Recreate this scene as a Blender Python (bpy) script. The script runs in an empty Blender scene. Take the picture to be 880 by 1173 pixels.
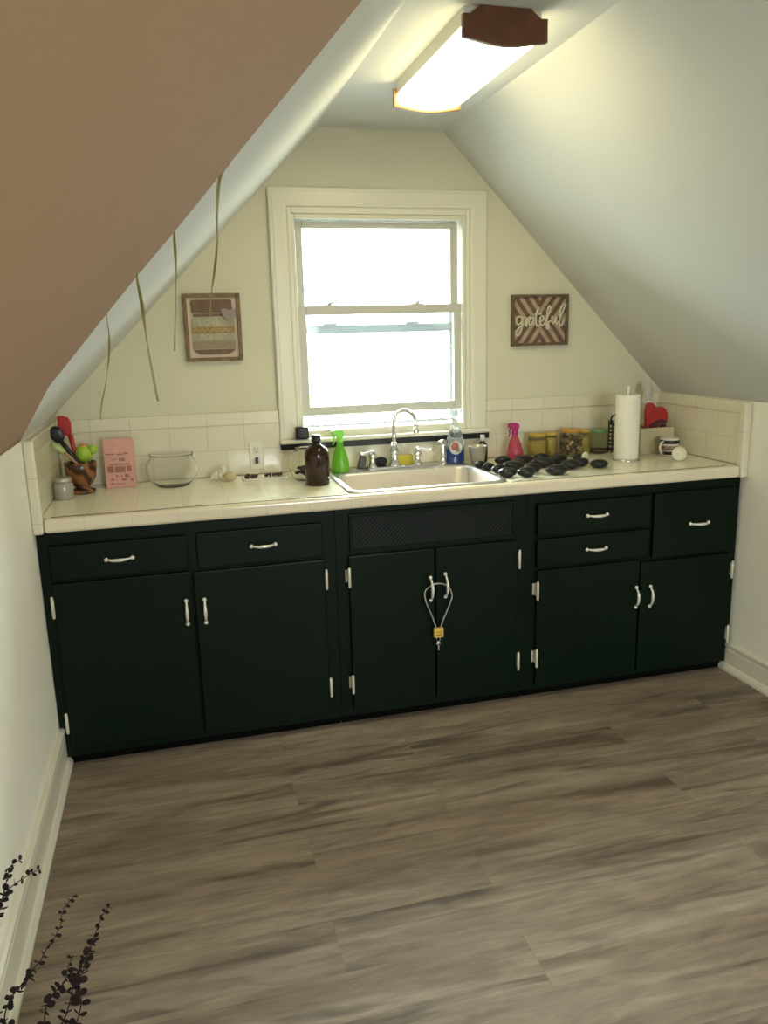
import bpy, bmesh, math, random
from mathutils import Vector, Matrix
random.seed(7)
PI = math.pi
SC = bpy.context.scene
COL = SC.collection

# ------------------------------------------------------------------ camera
yaw, pitch, roll = 0.2564, 0.2221, -0.0255
cy_, sy_, cp_, sp_ = math.cos(yaw), math.sin(yaw), math.cos(pitch), math.sin(pitch)
fwd = Vector((sy_*cp_, cy_*cp_, -sp_)); right0 = Vector((cy_, -sy_, 0)); up0 = right0.cross(fwd)
cr_, sr_ = math.cos(roll), math.sin(roll)
rgt = right0*cr_ + up0*sr_; upv = -right0*sr_ + up0*cr_
cam_data = bpy.data.cameras.new('camera'); cam = bpy.data.objects.new('camera', cam_data); COL.objects.link(cam)
m3 = Matrix((rgt, upv, -fwd)).transposed()
cam.matrix_world = Matrix.Translation((0.4732, -3.3896, 1.4879)) @ m3.to_4x4()
cam_data.sensor_fit = 'VERTICAL'; cam_data.sensor_height = 36.0; cam_data.lens = 912.83/1173*36.0
cam_data.clip_start = 0.02
SC.camera = cam

# ------------------------------------------------------------------ world, daylight, exposure
w = bpy.data.worlds.new('sky'); SC.world = w; w.use_nodes = True
bg = w.node_tree.nodes['Background']; bg.inputs[0].default_value = (0.95, 0.985, 1.0, 1); 
nt = w.node_tree; tcw = nt.nodes.new('ShaderNodeTexCoord'); sxw = nt.nodes.new('ShaderNodeSeparateXYZ'); mrw = nt.nodes.new('ShaderNodeMapRange')
nt.links.new(tcw.outputs['Generated'], sxw.inputs[0]); nt.links.new(sxw.outputs[2], mrw.inputs[0])
# overcast sky brighter overhead than the ground below the horizon
mrw.interpolation_type = 'SMOOTHSTEP'; mrw.inputs[1].default_value = -.15; mrw.inputs[2].default_value = .45; mrw.inputs[3].default_value = 4.2; mrw.inputs[4].default_value = 17.0
nt.links.new(mrw.outputs[0], bg.inputs[1])
SC.view_settings.view_transform = 'Standard'; SC.view_settings.look = 'None'
SC.view_settings.gamma = 1.0; SC.view_settings.use_curve_mapping = False
SC.view_settings.exposure = 1.36
LENS_STRENGTH = 6.0
def portal(name, loc, rot, sx, sz):
    l = bpy.data.lights.new(name, 'AREA'); l.shape = 'RECTANGLE'; l.size = sx; l.size_y = sz
    l.cycles.is_portal = True
    o = bpy.data.objects.new(name, l); o.location = loc; o.rotation_euler = rot; COL.objects.link(o)
portal('daylight_portal', (1.38, 0.16, 1.5), (-PI/2, 0, 0), 0.8, 0.95)
portal('daylight_portal_rear', (1.6, -5.26, 1.35), (PI/2, 0, 0), 1.0, 1.0)

# ------------------------------------------------------------------ materials
MATS = {}
def lin(c):
    return tuple(((v/255)/12.92 if v/255 <= .04045 else ((v/255+.055)/1.055)**2.4) for v in c)
def mat(name, color, rough=.5, metal=0, noise=0.0, nscale=8, bump=0.0, bscale=60, trans=0, ior=1.45, coat=0, emit=None, estr=0, spec=None, sss=0, alpha=1):
    if name in MATS: return MATS[name]
    m = bpy.data.materials.new(name); m.use_nodes = True; nt = m.node_tree; b = nt.nodes['Principled BSDF']
    c = tuple(color) + (1,)
    b.inputs['Base Color'].default_value = c; b.inputs['Roughness'].default_value = rough; b.inputs['Metallic'].default_value = metal
    b.inputs['IOR'].default_value = ior
    if trans: b.inputs['Transmission Weight'].default_value = trans
    if coat: b.inputs['Coat Weight'].default_value = coat
    if spec is not None: b.inputs['Specular IOR Level'].default_value = spec
    if emit: b.inputs['Emission Color'].default_value = tuple(emit)+(1,); b.inputs['Emission Strength'].default_value = estr
    if noise or bump:
        tc = nt.nodes.new('ShaderNodeTexCoord')
    if noise:
        n = nt.nodes.new('ShaderNodeTexNoise'); n.inputs['Scale'].default_value = nscale; n.inputs['Detail'].default_value = 4
        nt.links.new(tc.outputs['Object'], n.inputs['Vector'])
        r = nt.nodes.new('ShaderNodeMapRange'); r.inputs[1].default_value = .3; r.inputs[2].default_value = .7
        r.inputs[3].default_value = 1-noise; r.inputs[4].default_value = 1+noise
        nt.links.new(n.outputs['Fac'], r.inputs[0])
        x = nt.nodes.new('ShaderNodeVectorMath'); x.operation = 'SCALE'; x.inputs[0].default_value = color
        nt.links.new(r.outputs[0], x.inputs['Scale']); nt.links.new(x.outputs[0], b.inputs['Base Color'])
    if bump:
        n2 = nt.nodes.new('ShaderNodeTexNoise'); n2.inputs['Scale'].default_value = bscale; n2.inputs['Detail'].default_value = 3
        nt.links.new(tc.outputs['Object'], n2.inputs['Vector'])
        bp = nt.nodes.new('ShaderNodeBump'); bp.inputs['Strength'].default_value = bump; bp.inputs['Distance'].default_value = .002
        nt.links.new(n2.outputs['Fac'], bp.inputs['Height']); nt.links.new(bp.outputs[0], b.inputs['Normal'])
    MATS[name] = m
    return m

def nn(nt, t, **kw):
    n = nt.nodes.new(t)
    for k, v in kw.items(): setattr(n, k, v)
    return n
def swiz(nt, a, b, off=(0, 0)):
    """object coordinates -> (axis a, axis b, 0) with an offset"""
    tc = nn(nt, 'ShaderNodeTexCoord'); s = nn(nt, 'ShaderNodeSeparateXYZ'); nt.links.new(tc.outputs['Object'], s.inputs[0])
    c = nn(nt, 'ShaderNodeCombineXYZ')
    for i, ax in enumerate((a, b)):
        ad = nn(nt, 'ShaderNodeMath', operation='ADD'); ad.inputs[1].default_value = off[i]
        nt.links.new(s.outputs[ax], ad.inputs[0]); nt.links.new(ad.outputs[0], c.inputs[i])
    return c.outputs[0]
def tile_mat(name, a, b, bw, rh, off=(0, 0), col=(.72, .68, .53), grout=(.58, .54, .43), gap=.0018, offset=.5, rough=.14):
    m = bpy.data.materials.new(name); m.use_nodes = True; nt = m.node_tree; bs = nt.nodes['Principled BSDF']
    v = swiz(nt, a, b, off)
    br = nn(nt, 'ShaderNodeTexBrick'); br.offset = offset; br.squash = 1
    br.inputs['Scale'].default_value = 1; br.inputs['Brick Width'].default_value = bw; br.inputs['Row Height'].default_value = rh
    br.inputs['Mortar Size'].default_value = gap; br.inputs['Mortar Smooth'].default_value = .3; br.inputs['Bias'].default_value = 0
    br.inputs['Color1'].default_value = tuple(c*1.01 for c in col)+(1,); br.inputs['Color2'].default_value = tuple(c*.985 for c in col)+(1,)
    br.inputs['Mortar'].default_value = grout+(1,)
    nt.links.new(v, br.inputs['Vector']); nt.links.new(br.outputs['Color'], bs.inputs['Base Color'])
    bs.inputs['Roughness'].default_value = rough
    bp = nn(nt, 'ShaderNodeBump'); bp.invert = True; bp.inputs['Strength'].default_value = .3; bp.inputs['Distance'].default_value = .0015
    nt.links.new(br.outputs['Fac'], bp.inputs['Height']); nt.links.new(bp.outputs[0], bs.inputs['Normal'])
    return m

PAINT = (.66, .64, .49)
m_wall = mat('warm white wall paint', PAINT, .8, spec=.2, noise=.02, nscale=2, bump=.15, bscale=90)
m_ceil = mat('ceiling paint', (.62, .625, .58), .9, spec=.1, noise=.02, nscale=2, bump=.15, bscale=90)
m_side = mat('side wall paint', (.86, .845, .74), .8, spec=.2, noise=.02, nscale=2, bump=.15, bscale=90)
m_trim = mat('cream gloss trim', (.72, .70, .57), .3, bump=.1, bscale=30)
m_sash = mat('sash paint', (.55, .54, .47), .35, bump=.1, bscale=30)
m_storm = mat('storm aluminium', (.30, .32, .34), .4, metal=.3)
m_black = mat('black plastic', (.012, .012, .013), .35)
m_strip = mat('black pencil tile', (.014, .012, .010), .25)
m_green = mat('dark green cabinet paint', (.0018, .0080, .0032), .38, spec=.16, noise=.12, nscale=3, bump=.12, bscale=25)
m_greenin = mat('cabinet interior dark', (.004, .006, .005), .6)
m_toe = mat('black toe kick', (.003, .003, .003), .9, noise=.3, nscale=40, spec=.05)
m_ceram = mat('nickel and white handle', (.74, .72, .64), .25, metal=.35)
m_hinge = mat('painted hinge', (.62, .60, .48), .4, metal=.2)
m_chrome = mat('chrome', (.78, .78, .78), .08, metal=1)
m_steel = mat('brushed steel', (.70, .68, .65), .33, metal=1, bump=.08, bscale=200)
m_glass = mat('clear glass', (1, 1, 1), .02, trans=1, ior=1.18)
m_wood = mat('walnut stained wood', (.115, .042, .016), .4, noise=.25, nscale=14, bump=.1)
m_oak = mat('oak end trim', (.26, .14, .05), .4, noise=.2, nscale=14)

def pane_mat():
    m = bpy.data.materials.new('window pane'); m.use_nodes = True; nt = m.node_tree; nt.nodes.remove(nt.nodes['Principled BSDF'])
    t = nn(nt, 'ShaderNodeBsdfTransparent'); t.inputs[0].default_value = (.95, .98, .97, 1)
    g = nn(nt, 'ShaderNodeBsdfGlossy'); g.inputs['Roughness'].default_value = .03
    f = nn(nt, 'ShaderNodeFresnel'); f.inputs[0].default_value = 1.3
    x = nn(nt, 'ShaderNodeMixShader'); nt.links.new(f.outputs[0], x.inputs[0]); nt.links.new(t.outputs[0], x.inputs[1]); nt.links.new(g.outputs[0], x.inputs[2])
    nt.links.new(x.outputs[0], nt.nodes['Material Output'].inputs[0]); return m
m_pane = pane_mat()

def floor_mat():
    m = bpy.data.materials.new('grey brown vinyl planks'); m.use_nodes = True; nt = m.node_tree; bs = nt.nodes['Principled BSDF']
    tc = nn(nt, 'ShaderNodeTexCoord'); L = nt.links.new
    br = nn(nt, 'ShaderNodeTexBrick'); br.offset = .37; br.offset_frequency = 2; br.squash = 1
    for k, v in {'Scale': 1, 'Brick Width': 1.22, 'Row Height': .18, 'Mortar Size': .0008, 'Mortar Smooth': .2, 'Bias': 0}.items(): br.inputs[k].default_value = v
    br.inputs['Color1'].default_value = (0, 0, 0, 1); br.inputs['Color2'].default_value = (1, 1, 1, 1); br.inputs['Mortar'].default_value = (.5, .5, .5, 1)
    L(tc.outputs['Object'], br.inputs['Vector'])
    # per-plank shift of the grain
    sc = nn(nt, 'ShaderNodeVectorMath', operation='SCALE'); L(br.outputs['Color'], sc.inputs[0]); sc.inputs['Scale'].default_value = 7.3
    ad = nn(nt, 'ShaderNodeVectorMath', operation='ADD'); L(tc.outputs['Object'], ad.inputs[0]); L(sc.outputs[0], ad.inputs[1])
    def noise(sx, sy, det, dist, src=ad.outputs[0]):
        mp = nn(nt, 'ShaderNodeMapping'); mp.inputs['Scale'].default_value = (sx, sy, 1); L(src, mp.inputs[0])
        n = nn(nt, 'ShaderNodeTexNoise'); n.inputs['Scale'].default_value = 1; n.inputs['Detail'].default_value = det
        n.inputs['Distortion'].default_value = dist; n.inputs['Roughness'].default_value = .6; L(mp.outputs[0], n.inputs['Vector']); return n.outputs['Fac']
    big = noise(.75, 6.5, 4, .8, tc.outputs['Object']); fine = noise(3, 60, 4, .3); blot = noise(1.1, 12, 3, 1.3)
    fleck = noise(22, 110, 3, .3)
    r1 = nn(nt, 'ShaderNodeValToRGB'); L(big, r1.inputs[0]); e = r1.color_ramp.elements
    e[0].position = .30; e[0].color = (.150, .112, .078, 1); e[1].position = .72; e[1].color = (.330, .268, .205, 1)
    x = e.new(.5); x.color = (.240, .188, .138, 1)
    r2 = nn(nt, 'ShaderNodeMapRange'); L(fine, r2.inputs[0]); r2.inputs[1].default_value = .3; r2.inputs[2].default_value = .7; r2.inputs[3].default_value = .86; r2.inputs[4].default_value = 1.10
    r3 = nn(nt, 'ShaderNodeMapRange'); L(blot, r3.inputs[0]); r3.inputs[1].default_value = .52; r3.inputs[2].default_value = .68; r3.inputs[3].default_value = 1.03; r3.inputs[4].default_value = .52
    r4 = nn(nt, 'ShaderNodeMapRange'); L(br.outputs['Color'], r4.inputs[0]); r4.inputs[3].default_value = .965; r4.inputs[4].default_value = 1.03
    r5 = nn(nt, 'ShaderNodeMapRange'); L(fleck, r5.inputs[0]); r5.inputs[1].default_value = .66; r5.inputs[2].default_value = .8; r5.inputs[3].default_value = 1.0; r5.inputs[4].default_value = 1.3
    mid = noise(5, 22, 4, .8)
    r8 = nn(nt, 'ShaderNodeMapRange'); L(mid, r8.inputs[0]); r8.inputs[1].default_value = .35; r8.inputs[2].default_value = .65; r8.inputs[3].default_value = .80; r8.inputs[4].default_value = 1.14
    # knots
    mp = nn(nt, 'ShaderNodeMapping'); mp.inputs['Scale'].default_value = (1.1, 3.3, 1); L(ad.outputs[0], mp.inputs[0])
    vo = nn(nt, 'ShaderNodeTexVoronoi'); vo.inputs['Scale'].default_value = 1; L(mp.outputs[0], vo.inputs['Vector'])
    r6 = nn(nt, 'ShaderNodeMapRange'); L(vo.outputs['Distance'], r6.inputs[0]); r6.inputs[1].default_value = .02; r6.inputs[2].default_value = .16; r6.inputs[3].default_value = .5; r6.inputs[4].default_value = 1
    r7 = nn(nt, 'ShaderNodeMapRange'); L(br.outputs['Fac'], r7.inputs[0]); r7.inputs[3].default_value = 1; r7.inputs[4].default_value = .9
    cur = r2.outputs[0]
    for o in (r3, r4, r5, r6, r7, r8):
        mu = nn(nt, 'ShaderNodeMath', operation='MULTIPLY'); L(cur, mu.inputs[0]); L(o.outputs[0], mu.inputs[1]); cur = mu.outputs[0]
    v = nn(nt, 'ShaderNodeVectorMath', operation='SCALE'); L(r1.outputs[0], v.inputs[0]); L(cur, v.inputs['Scale'])
    L(v.outputs[0], bs.inputs['Base Color']); bs.inputs['Roughness'].default_value = .55; bs.inputs['Specular IOR Level'].default_value = .3
    bp = nn(nt, 'ShaderNodeBump'); bp.inputs['Strength'].default_value = .15; bp.inputs['Distance'].default_value = .001
    L(fine, bp.inputs['Height']); L(bp.outputs[0], bs.inputs['Normal'])
    return m
m_floor = floor_mat()
m_ceil_shade = mat('ceiling paint with painted shade', (.36, .235, .145), .9, spec=.1, noise=.02, nscale=2, bump=.15, bscale=90)  # near left slope only: ceiling paint darkened to brown, shade put into its colour

# ------------------------------------------------------------------ mesh helpers
def wloc(o):
    v = Vector()
    while o is not None: v += o.location; o = o.parent
    return v
class MB:
    """collects shapes, then becomes ONE mesh object"""
    def __init__(s): s.bm = bmesh.new(); s.mats = []; s.cur = 0
    def use(s, m):
        if m not in s.mats: s.mats.append(m)
        s.cur = s.mats.index(m); return s
    def face(s, pts):
        vs = [s.bm.verts.new(p) for p in pts]; f = s.bm.faces.new(vs); f.material_index = s.cur; return f
    def box(s, x0, x1, y0, y1, z0, z1):
        v = [s.bm.verts.new(p) for p in ((x0,y0,z0),(x1,y0,z0),(x1,y1,z0),(x0,y1,z0),(x0,y0,z1),(x1,y0,z1),(x1,y1,z1),(x0,y1,z1))]
        for q in ((3,2,1,0),(4,5,6,7),(0,1,5,4),(1,2,6,5),(2,3,7,6),(3,0,4,7)):
            f = s.bm.faces.new([v[i] for i in q]); f.material_index = s.cur
        return s
    def prism(s, pts, axis, a0, a1):
        """polygon pts (2D) extruded along axis 0/1/2 from a0 to a1"""
        def mk(p, a):
            q = list(p); q.insert(axis, a); return q
        A = [s.bm.verts.new(mk(p, a0)) for p in pts]; B = [s.bm.verts.new(mk(p, a1)) for p in pts]
        n = len(pts); fs = [s.bm.faces.new(A[::-1]), s.bm.faces.new(B)]
        for i in range(n): fs.append(s.bm.faces.new((A[i], A[(i+1) % n], B[(i+1) % n], B[i])))
        for f in fs: f.material_index = s.cur
        return s
    def lathe(s, prof, c=(0, 0, 0), n=28, ax=None, close=True):
        """prof: list of (r, h) revolved about z (or about vector ax through c)"""
        R = Matrix.Identity(3) if ax is None else Vector((0, 0, 1)).rotation_difference(Vector(ax)).to_matrix()
        rings = []
        for r, h in prof:
            if r < 1e-6: rings.append([s.bm.verts.new(Vector(c)+R@Vector((0, 0, h)))])
            else: rings.append([s.bm.verts.new(Vector(c)+R@Vector((r*math.cos(2*PI*i/n), r*math.sin(2*PI*i/n), h))) for i in range(n)])
        for a, b in zip(rings, rings[1:]):
            for i in range(n):
                j = (i+1) % n
                if len(a) == 1 and len(b) == 1: continue
                if len(a) == 1: f = s.bm.faces.new((a[0], b[j], b[i]))
                elif len(b) == 1: f = s.bm.faces.new((a[i], a[j], b[0]))
                else: f = s.bm.faces.new((a[i], a[j], b[j], b[i]))
                f.material_index = s.cur; f.smooth = True
        if close:
            for rg, rev in ((rings[0], True), (rings[-1], False)):
                if len(rg) > 1:
                    f = s.bm.faces.new(rg[::-1] if rev else rg); f.material_index = s.cur
        return s
    def tube(s, pts, r, n=10, cap=True, flat=1.0):
        pts = [Vector(p) for p in pts]; N = len(pts); rr = r if isinstance(r, (list, tuple)) else [r]*N
        rings = []; t0 = (pts[1]-pts[0]).normalized()
        nrm = t0.orthogonal().normalized()
        for i, p in enumerate(pts):
            t = (pts[min(i+1, N-1)]-pts[max(i-1, 0)]).normalized()
            nrm = (nrm - t*nrm.dot(t)).normalized(); b = t.cross(nrm)
            rings.append([s.bm.verts.new(p+(nrm*math.cos(2*PI*k/n)+b*math.sin(2*PI*k/n)*flat)*rr[i]) for k in range(n)])
        for a, b in zip(rings, rings[1:]):
            for i in range(n):
                f = s.bm.faces.new((a[i], a[(i+1) % n], b[(i+1) % n], b[i])); f.material_index = s.cur; f.smooth = True
        if cap:
            for rg in (rings[0][::-1], rings[-1]):
                f = s.bm.faces.new(rg); f.material_index = s.cur
        return s
    def ball(s, c, rx, ry=None, rz=None, n=16, k=10, rot=None, jit=0, seed=0):
        ry = ry or rx; rz = rz or rx; R = rot or Matrix.Identity(3); rnd = random.Random(seed)
        ph = [rnd.uniform(0, 6) for _ in range(6)]
        rings = []
        for i in range(k+1):
            th = PI*i/k
            cnt = 1 if i in (0, k) else n
            ring = []
            for j in range(cnt):
                f = 2*PI*j/n
                d = Vector((math.sin(th)*math.cos(f), math.sin(th)*math.sin(f), math.cos(th)))
                q = 1+jit*(math.sin(2*d.x+ph[0])+math.sin(2.3*d.y+ph[1])+.6*math.sin(3*d.x+2*d.y+ph[2])+.5*math.sin(3*d.z+ph[3]))
                ring.append(s.bm.verts.new(Vector(c)+R@Vector((d.x*rx*q, d.y*ry*q, d.z*rz*q))))
            rings.append(ring)
        for a, b in zip(rings, rings[1:]):
            for i in range(n):
                j = (i+1) % n
                if len(a) == 1: f = s.bm.faces.new((a[0], b[i], b[j]))
                elif len(b) == 1: f = s.bm.faces.new((a[j], a[i], b[0]))
                else: f = s.bm.faces.new((a[i], b[i], b[j], a[j]))
                f.material_index = s.cur; f.smooth = True
        return s
    def build(s, name, m=None, parent=None, bevel=0, seg=2, loc=None, smooth=False, subd=0):
        if m is not None: s.mats = [m]+[x for x in s.mats if x is not m] if not s.mats else s.mats
        bmesh.ops.recalc_face_normals(s.bm, faces=s.bm.faces[:])
        me = bpy.data.meshes.new(name); s.bm.to_mesh(me); s.bm.free()
        for x in (s.mats or [m]): me.materials.append(x)
        if smooth:
            for p in me.polygons: p.use_smooth = True
        o = bpy.data.objects.new(name, me); COL.objects.link(o)
        if loc is not None:
            L_ = Vector(loc); me.transform(Matrix.Translation(-L_)); o.location = L_
        if parent is not None:
            o.parent = parent; o.location = o.location - wloc(parent)
        if bevel:
            b = o.modifiers.new('bevel', 'BEVEL'); b.width = bevel; b.segments = seg; b.limit_method = 'ANGLE'; b.angle_limit = .6
        if subd:
            b = o.modifiers.new('subd', 'SUBSURF'); b.levels = subd; b.render_levels = subd
        return o
def tag(o, label=None, cat=None, group=None, kind=None):
    if label: o['label'] = label
    if cat: o['category'] = cat
    if group: o['group'] = group
    if kind: o['kind'] = kind
    return o
def thing(name, loc, label, cat, group=None):
    o = bpy.data.objects.new(name, None); COL.objects.link(o); o.location = loc; o.empty_display_size = .05
    return tag(o, label, cat, group)
def struct(o): o['kind'] = 'structure'; return o
def box(x0, x1, y0, y1, z0, z1): return MB().box(x0, x1, y0, y1, z0, z1)
def text_obj(name, s, size, loc, rot, m, parent=None, extr=.0006, shear=0, space=1):
    cu = bpy.data.curves.new(name, 'FONT'); cu.body = s; cu.size = size; cu.extrude = extr; cu.align_x = 'CENTER'; cu.align_y = 'CENTER'; cu.shear = shear
    cu.space_character = space
    t = bpy.data.objects.new(name+'_tmp', cu); COL.objects.link(t)
    dg = bpy.context.evaluated_depsgraph_get(); me = bpy.data.meshes.new_from_object(t.evaluated_get(dg))
    bpy.data.objects.remove(t); me.name = name
    me.materials.clear(); me.materials.append(m)
    o = bpy.data.objects.new(name, me); COL.objects.link(o); o.location = Vector(loc)-wloc(parent); o.rotation_euler = rot
    o.parent = parent; return o

L = 2.757; KN = 1.176; RZ = 2.294; XA, XB = 1.12, 1.659; YR = -5.2
F = -.61     # plane of the cabinet doors

# ================================================================== SETTING
struct(box(-.1, L+.1, YR-.1, .15, -.1, 0).build('floor', m_floor))
# back wall with the window opening (x 1.0-1.76, z 1.04-1.96)
wx0, wx1, wz0, wz1 = 1.0, 1.76, 1.04, 1.972
b = MB()
b.prism([(0-.1, 0), (wx0, 0), (wx0, RZ-(XA-wx0)+.04), (-.1, KN-.06)], 1, 0, .15)
b.prism([(wx1, 0), (L+.1, 0), (L+.1, KN-.06), (wx1, RZ-(wx1-XB)*1.018+.04)], 1, 0, .15)
b.prism([(wx0, 0), (wx1, 0), (wx1, wz0), (wx0, wz0)], 1, 0, .15)
b.prism([(wx0, wz1), (wx1, wz1), (wx1, RZ-(wx1-XB)*1.018+.04), (XB, RZ+.04), (XA, RZ+.04), (wx0, RZ-(XA-wx0)+.04)], 1, 0, .15)
struct(b.build('wall_back', m_wall))
struct(box(-.1, 0, YR, 0, 0, KN).build('wall_left', m_side))
struct(box(L, L+.1, YR, 0, 0, KN).build('wall_right', m_side))
# rear wall behind the camera, with its window opening (x 1.1-2.1, z .85-1.85)
b = MB(); b.box(-.1, 1.1, YR-.1, YR, 0, 2.45); b.box(2.1, L+.1, YR-.1, YR, 0, 2.3); b.box(1.1, 2.1, YR-.1, YR, 0, .85); b.box(1.1, 2.1, YR-.1, YR, 1.85, 2.5)
struct(b.build('wall_rear', m_side))
# ceiling: flat strip and the two slopes, 0.1 thick
b = MB()
b.prism([(-.1, KN-.1), (XA, RZ), (XA, RZ+.14), (-.1, KN+.06)], 1, YR-.1, 0)
b.prism([(XA, RZ), (XB, RZ), (XB, RZ+.14), (XA, RZ+.14)], 1, YR-.1, 0)
b.prism([(XB, RZ), (L, KN), (L+.1, KN-.1), (L+.1, KN+.06), (XB, RZ+.14)], 1, YR-.1, 0)
struct(b.build('ceiling', m_ceil))
# lower, flatter slope of the left ceiling on the camera's side
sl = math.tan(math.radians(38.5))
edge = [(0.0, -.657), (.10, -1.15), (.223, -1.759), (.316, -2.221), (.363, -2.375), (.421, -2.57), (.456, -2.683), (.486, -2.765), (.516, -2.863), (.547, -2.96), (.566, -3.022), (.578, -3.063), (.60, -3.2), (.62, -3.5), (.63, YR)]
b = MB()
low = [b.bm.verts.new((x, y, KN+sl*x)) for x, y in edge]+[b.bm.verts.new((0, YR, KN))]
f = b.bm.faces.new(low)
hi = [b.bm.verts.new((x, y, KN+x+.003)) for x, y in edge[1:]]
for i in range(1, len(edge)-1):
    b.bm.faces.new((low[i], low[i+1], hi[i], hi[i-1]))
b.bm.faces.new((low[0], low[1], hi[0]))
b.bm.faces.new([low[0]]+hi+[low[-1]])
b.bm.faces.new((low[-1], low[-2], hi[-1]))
struct(b.build('ceiling', m_ceil_shade))

# baseboards
def baseboard(name, side):
    s = 1 if side == 'l' else -1; x0 = 0 if side == 'l' else L
    hgt = .150 if side == 'l' else .125
    prof = [(0, 0), (.030, 0), (.030, .012), (.022, .026), (.016, .030), (.016, hgt-.032), (.013, hgt-.026), (.013, hgt-.022), (.018, hgt-.018), (.018, hgt-.006), (.010, hgt), (0, hgt)]
    b = MB(); b.prism([(x0+s*x, z) for x, z in prof], 1, YR, -.575)
    struct(b.build(name, m_trim))
baseboard('baseboard_left', 'l'); baseboard('baseboard_right', 'r')

# ================================================================== WINDOW
win = thing('window_1', (1.375, 0, 1.04), None, None); struct(win)
b = MB()
b.prism([(.909, 1.045), (.985, 1.045), (.985, 1.99), (1.772, 1.99), (1.772, 1.045), (1.849, 1.045), (1.849, 2.067), (.909, 2.067)], 1, -.020, 0)
b.build('casing', m_trim, win, bevel=.008, seg=3)
b = MB(); b.prism([(.926, 1.056), (.972, 1.056), (.972, 2.003), (1.785, 2.003), (1.785, 1.056), (1.832, 1.056), (1.832, 2.050), (.926, 2.050)], 1, -.0225, -.0195)
b.build('casing_moulding', m_trim, win, bevel=.003, seg=2)
b = MB()
b.box(.985, 1.003, -.012, .15, 1.045, 1.99); b.box(1.755, 1.772, -.012, .15, 1.045, 1.99); b.box(1.003, 1.755, -.012, .15, 1.965, 1.99)
b.box(1.003, 1.016, -.002, .016, 1.045, 1.965); b.box(1.742, 1.755, -.002, .016, 1.045, 1.965); b.box(1.016, 1.742, -.002, .016, 1.945, 1.965)
b.build('jamb', m_trim, win, bevel=.003)
b = MB(); b.box(.905, 1.862, -.050, .0, 1.034, 1.052)
b.build('window_stool', m_trim, win, bevel=.008, seg=3)
b = MB(); b.box(.985, 1.772, .0, .15, 1.034, 1.082); b.build('window_sill', m_trim, win, bevel=.006, seg=2)
box(.912, 1.860, -.022, -.001, 1.006, 1.032).build('black_liner_strip', m_strip, win, bevel=.003)
# upper sash (outer track)
def sash(name, x0, x1, z0, z1, y0, y1, st, tr, brl, lockz=None):
    b = MB(); b.box(x0, x0+st, y0, y1, z0, z1); b.box(x1-st, x1, y0, y1, z0, z1)
    b.box(x0+st, x1-st, y0, y1, z1-tr, z1); b.box(x0+st, x1-st, y0, y1, z0, z0+brl)
    o = b.build(name, m_sash, win, bevel=.003)
    box(x0+st-.004, x1-st+.004, (y0+y1)/2-.002, (y0+y1)/2+.002, z0+brl-.004, z1-tr+.004).build('pane', m_pane, o)
    return o
us = sash('upper_sash', 1.020, 1.738, 1.575, 1.944, .052, .078, .034, .028, .028)
ls = sash('lower_sash', 1.016, 1.744, 1.142, 1.602, .020, .046, .036, .038, .038)
for x in (1.155, 1.545):
    b = MB(); b.box(x-.028, x+.024, .022, .044, 1.600, 1.606); b.lathe([(.010, 0), (.010, .008), (.004, .011)], (x, .033, 1.605), 12); b.tube([(x, .030, 1.613), (x+.02, .022, 1.616), (x+.036, .022, 1.622)], .0035, 8)
    b.build('sash_lock', m_sash, ls)
b = MB(); b.box(1.004, 1.030, .118, .135, 1.082, 1.965); b.box(1.722, 1.755, .118, .135, 1.082, 1.965); b.box(1.03, 1.722, .118, .135, 1.935, 1.965); b.box(1.03, 1.722, .118, .135, 1.082, 1.094)
b.box(1.03, 1.722, .112, .13, 1.485, 1.522)
for x in (1.17, 1.545): b.box(x-.03, x+.03, .108, .118, 1.518, 1.530)
st = b.build('storm_frame', m_storm, win, bevel=.002)
box(1.028, 1.724, .123, .127, 1.092, 1.938).build('pane', m_pane, st)

# rear window (behind the camera)
win2 = thing('window_2', (1.6, YR, .85), None, None); struct(win2)
b = MB(); b.box(1.02, 1.1, YR, YR+.02, .85, 1.93); b.box(2.1, 2.18, YR, YR+.02, .85, 1.93); b.box(1.1, 2.1, YR, YR+.02, 1.85, 1.93); b.box(1.02, 2.18, YR, YR+.05, .83, .85)
b.build('casing', m_trim, win2, bevel=.004)
b = MB(); b.box(1.1, 1.13, YR-.06, YR-.03, .85, 1.85); b.box(2.07, 2.1, YR-.06, YR-.03, .85, 1.85); b.box(1.13, 2.07, YR-.06, YR-.03, 1.33, 1.37); b.box(1.13, 2.07, YR-.06, YR-.03, 1.82, 1.85); b.box(1.13, 2.07, YR-.06, YR-.03, .85, .88)
b.build('sash', m_sash, win2, bevel=.003)

# ================================================================== TILE BACKSPLASH
spl = thing('tile_backsplash', (L/2, -.01, .91), 'cream ceramic tile backsplash wrapping the counter on three sides', 'backsplash')
m_tb = tile_mat('back wall tiles', 0, 2, .152, .108, (.0, -.912))
m_ts = tile_mat('side wall tiles', 1, 2, .152, .108, (.0, -.912))
m_capx = tile_mat('cap tiles along x', 0, 2, .152, .5, (.0, -.9), offset=0)
m_capy = tile_mat('cap tiles along y', 1, 2, .152, .5, (.0, -.9), offset=0)
m_capz = tile_mat('end tiles along z', 2, 0, .152, .5, (-.90, .1), offset=0)
for (x0, x1, z1) in ((.03, .909, 1.124), (1.849, L-.03, 1.124), (.909, 1.849, 1.006)):
    box(x0, x1, -.010, 0, .912, z1).build('tile_panel', m_tb, spl)
box(0, .022, -.60, 0, .912, 1.124).build('tile_panel', m_ts, spl)
box(L-.022, L, -.60, 0, .912, 1.124).build('tile_panel', m_ts, spl)
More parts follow.
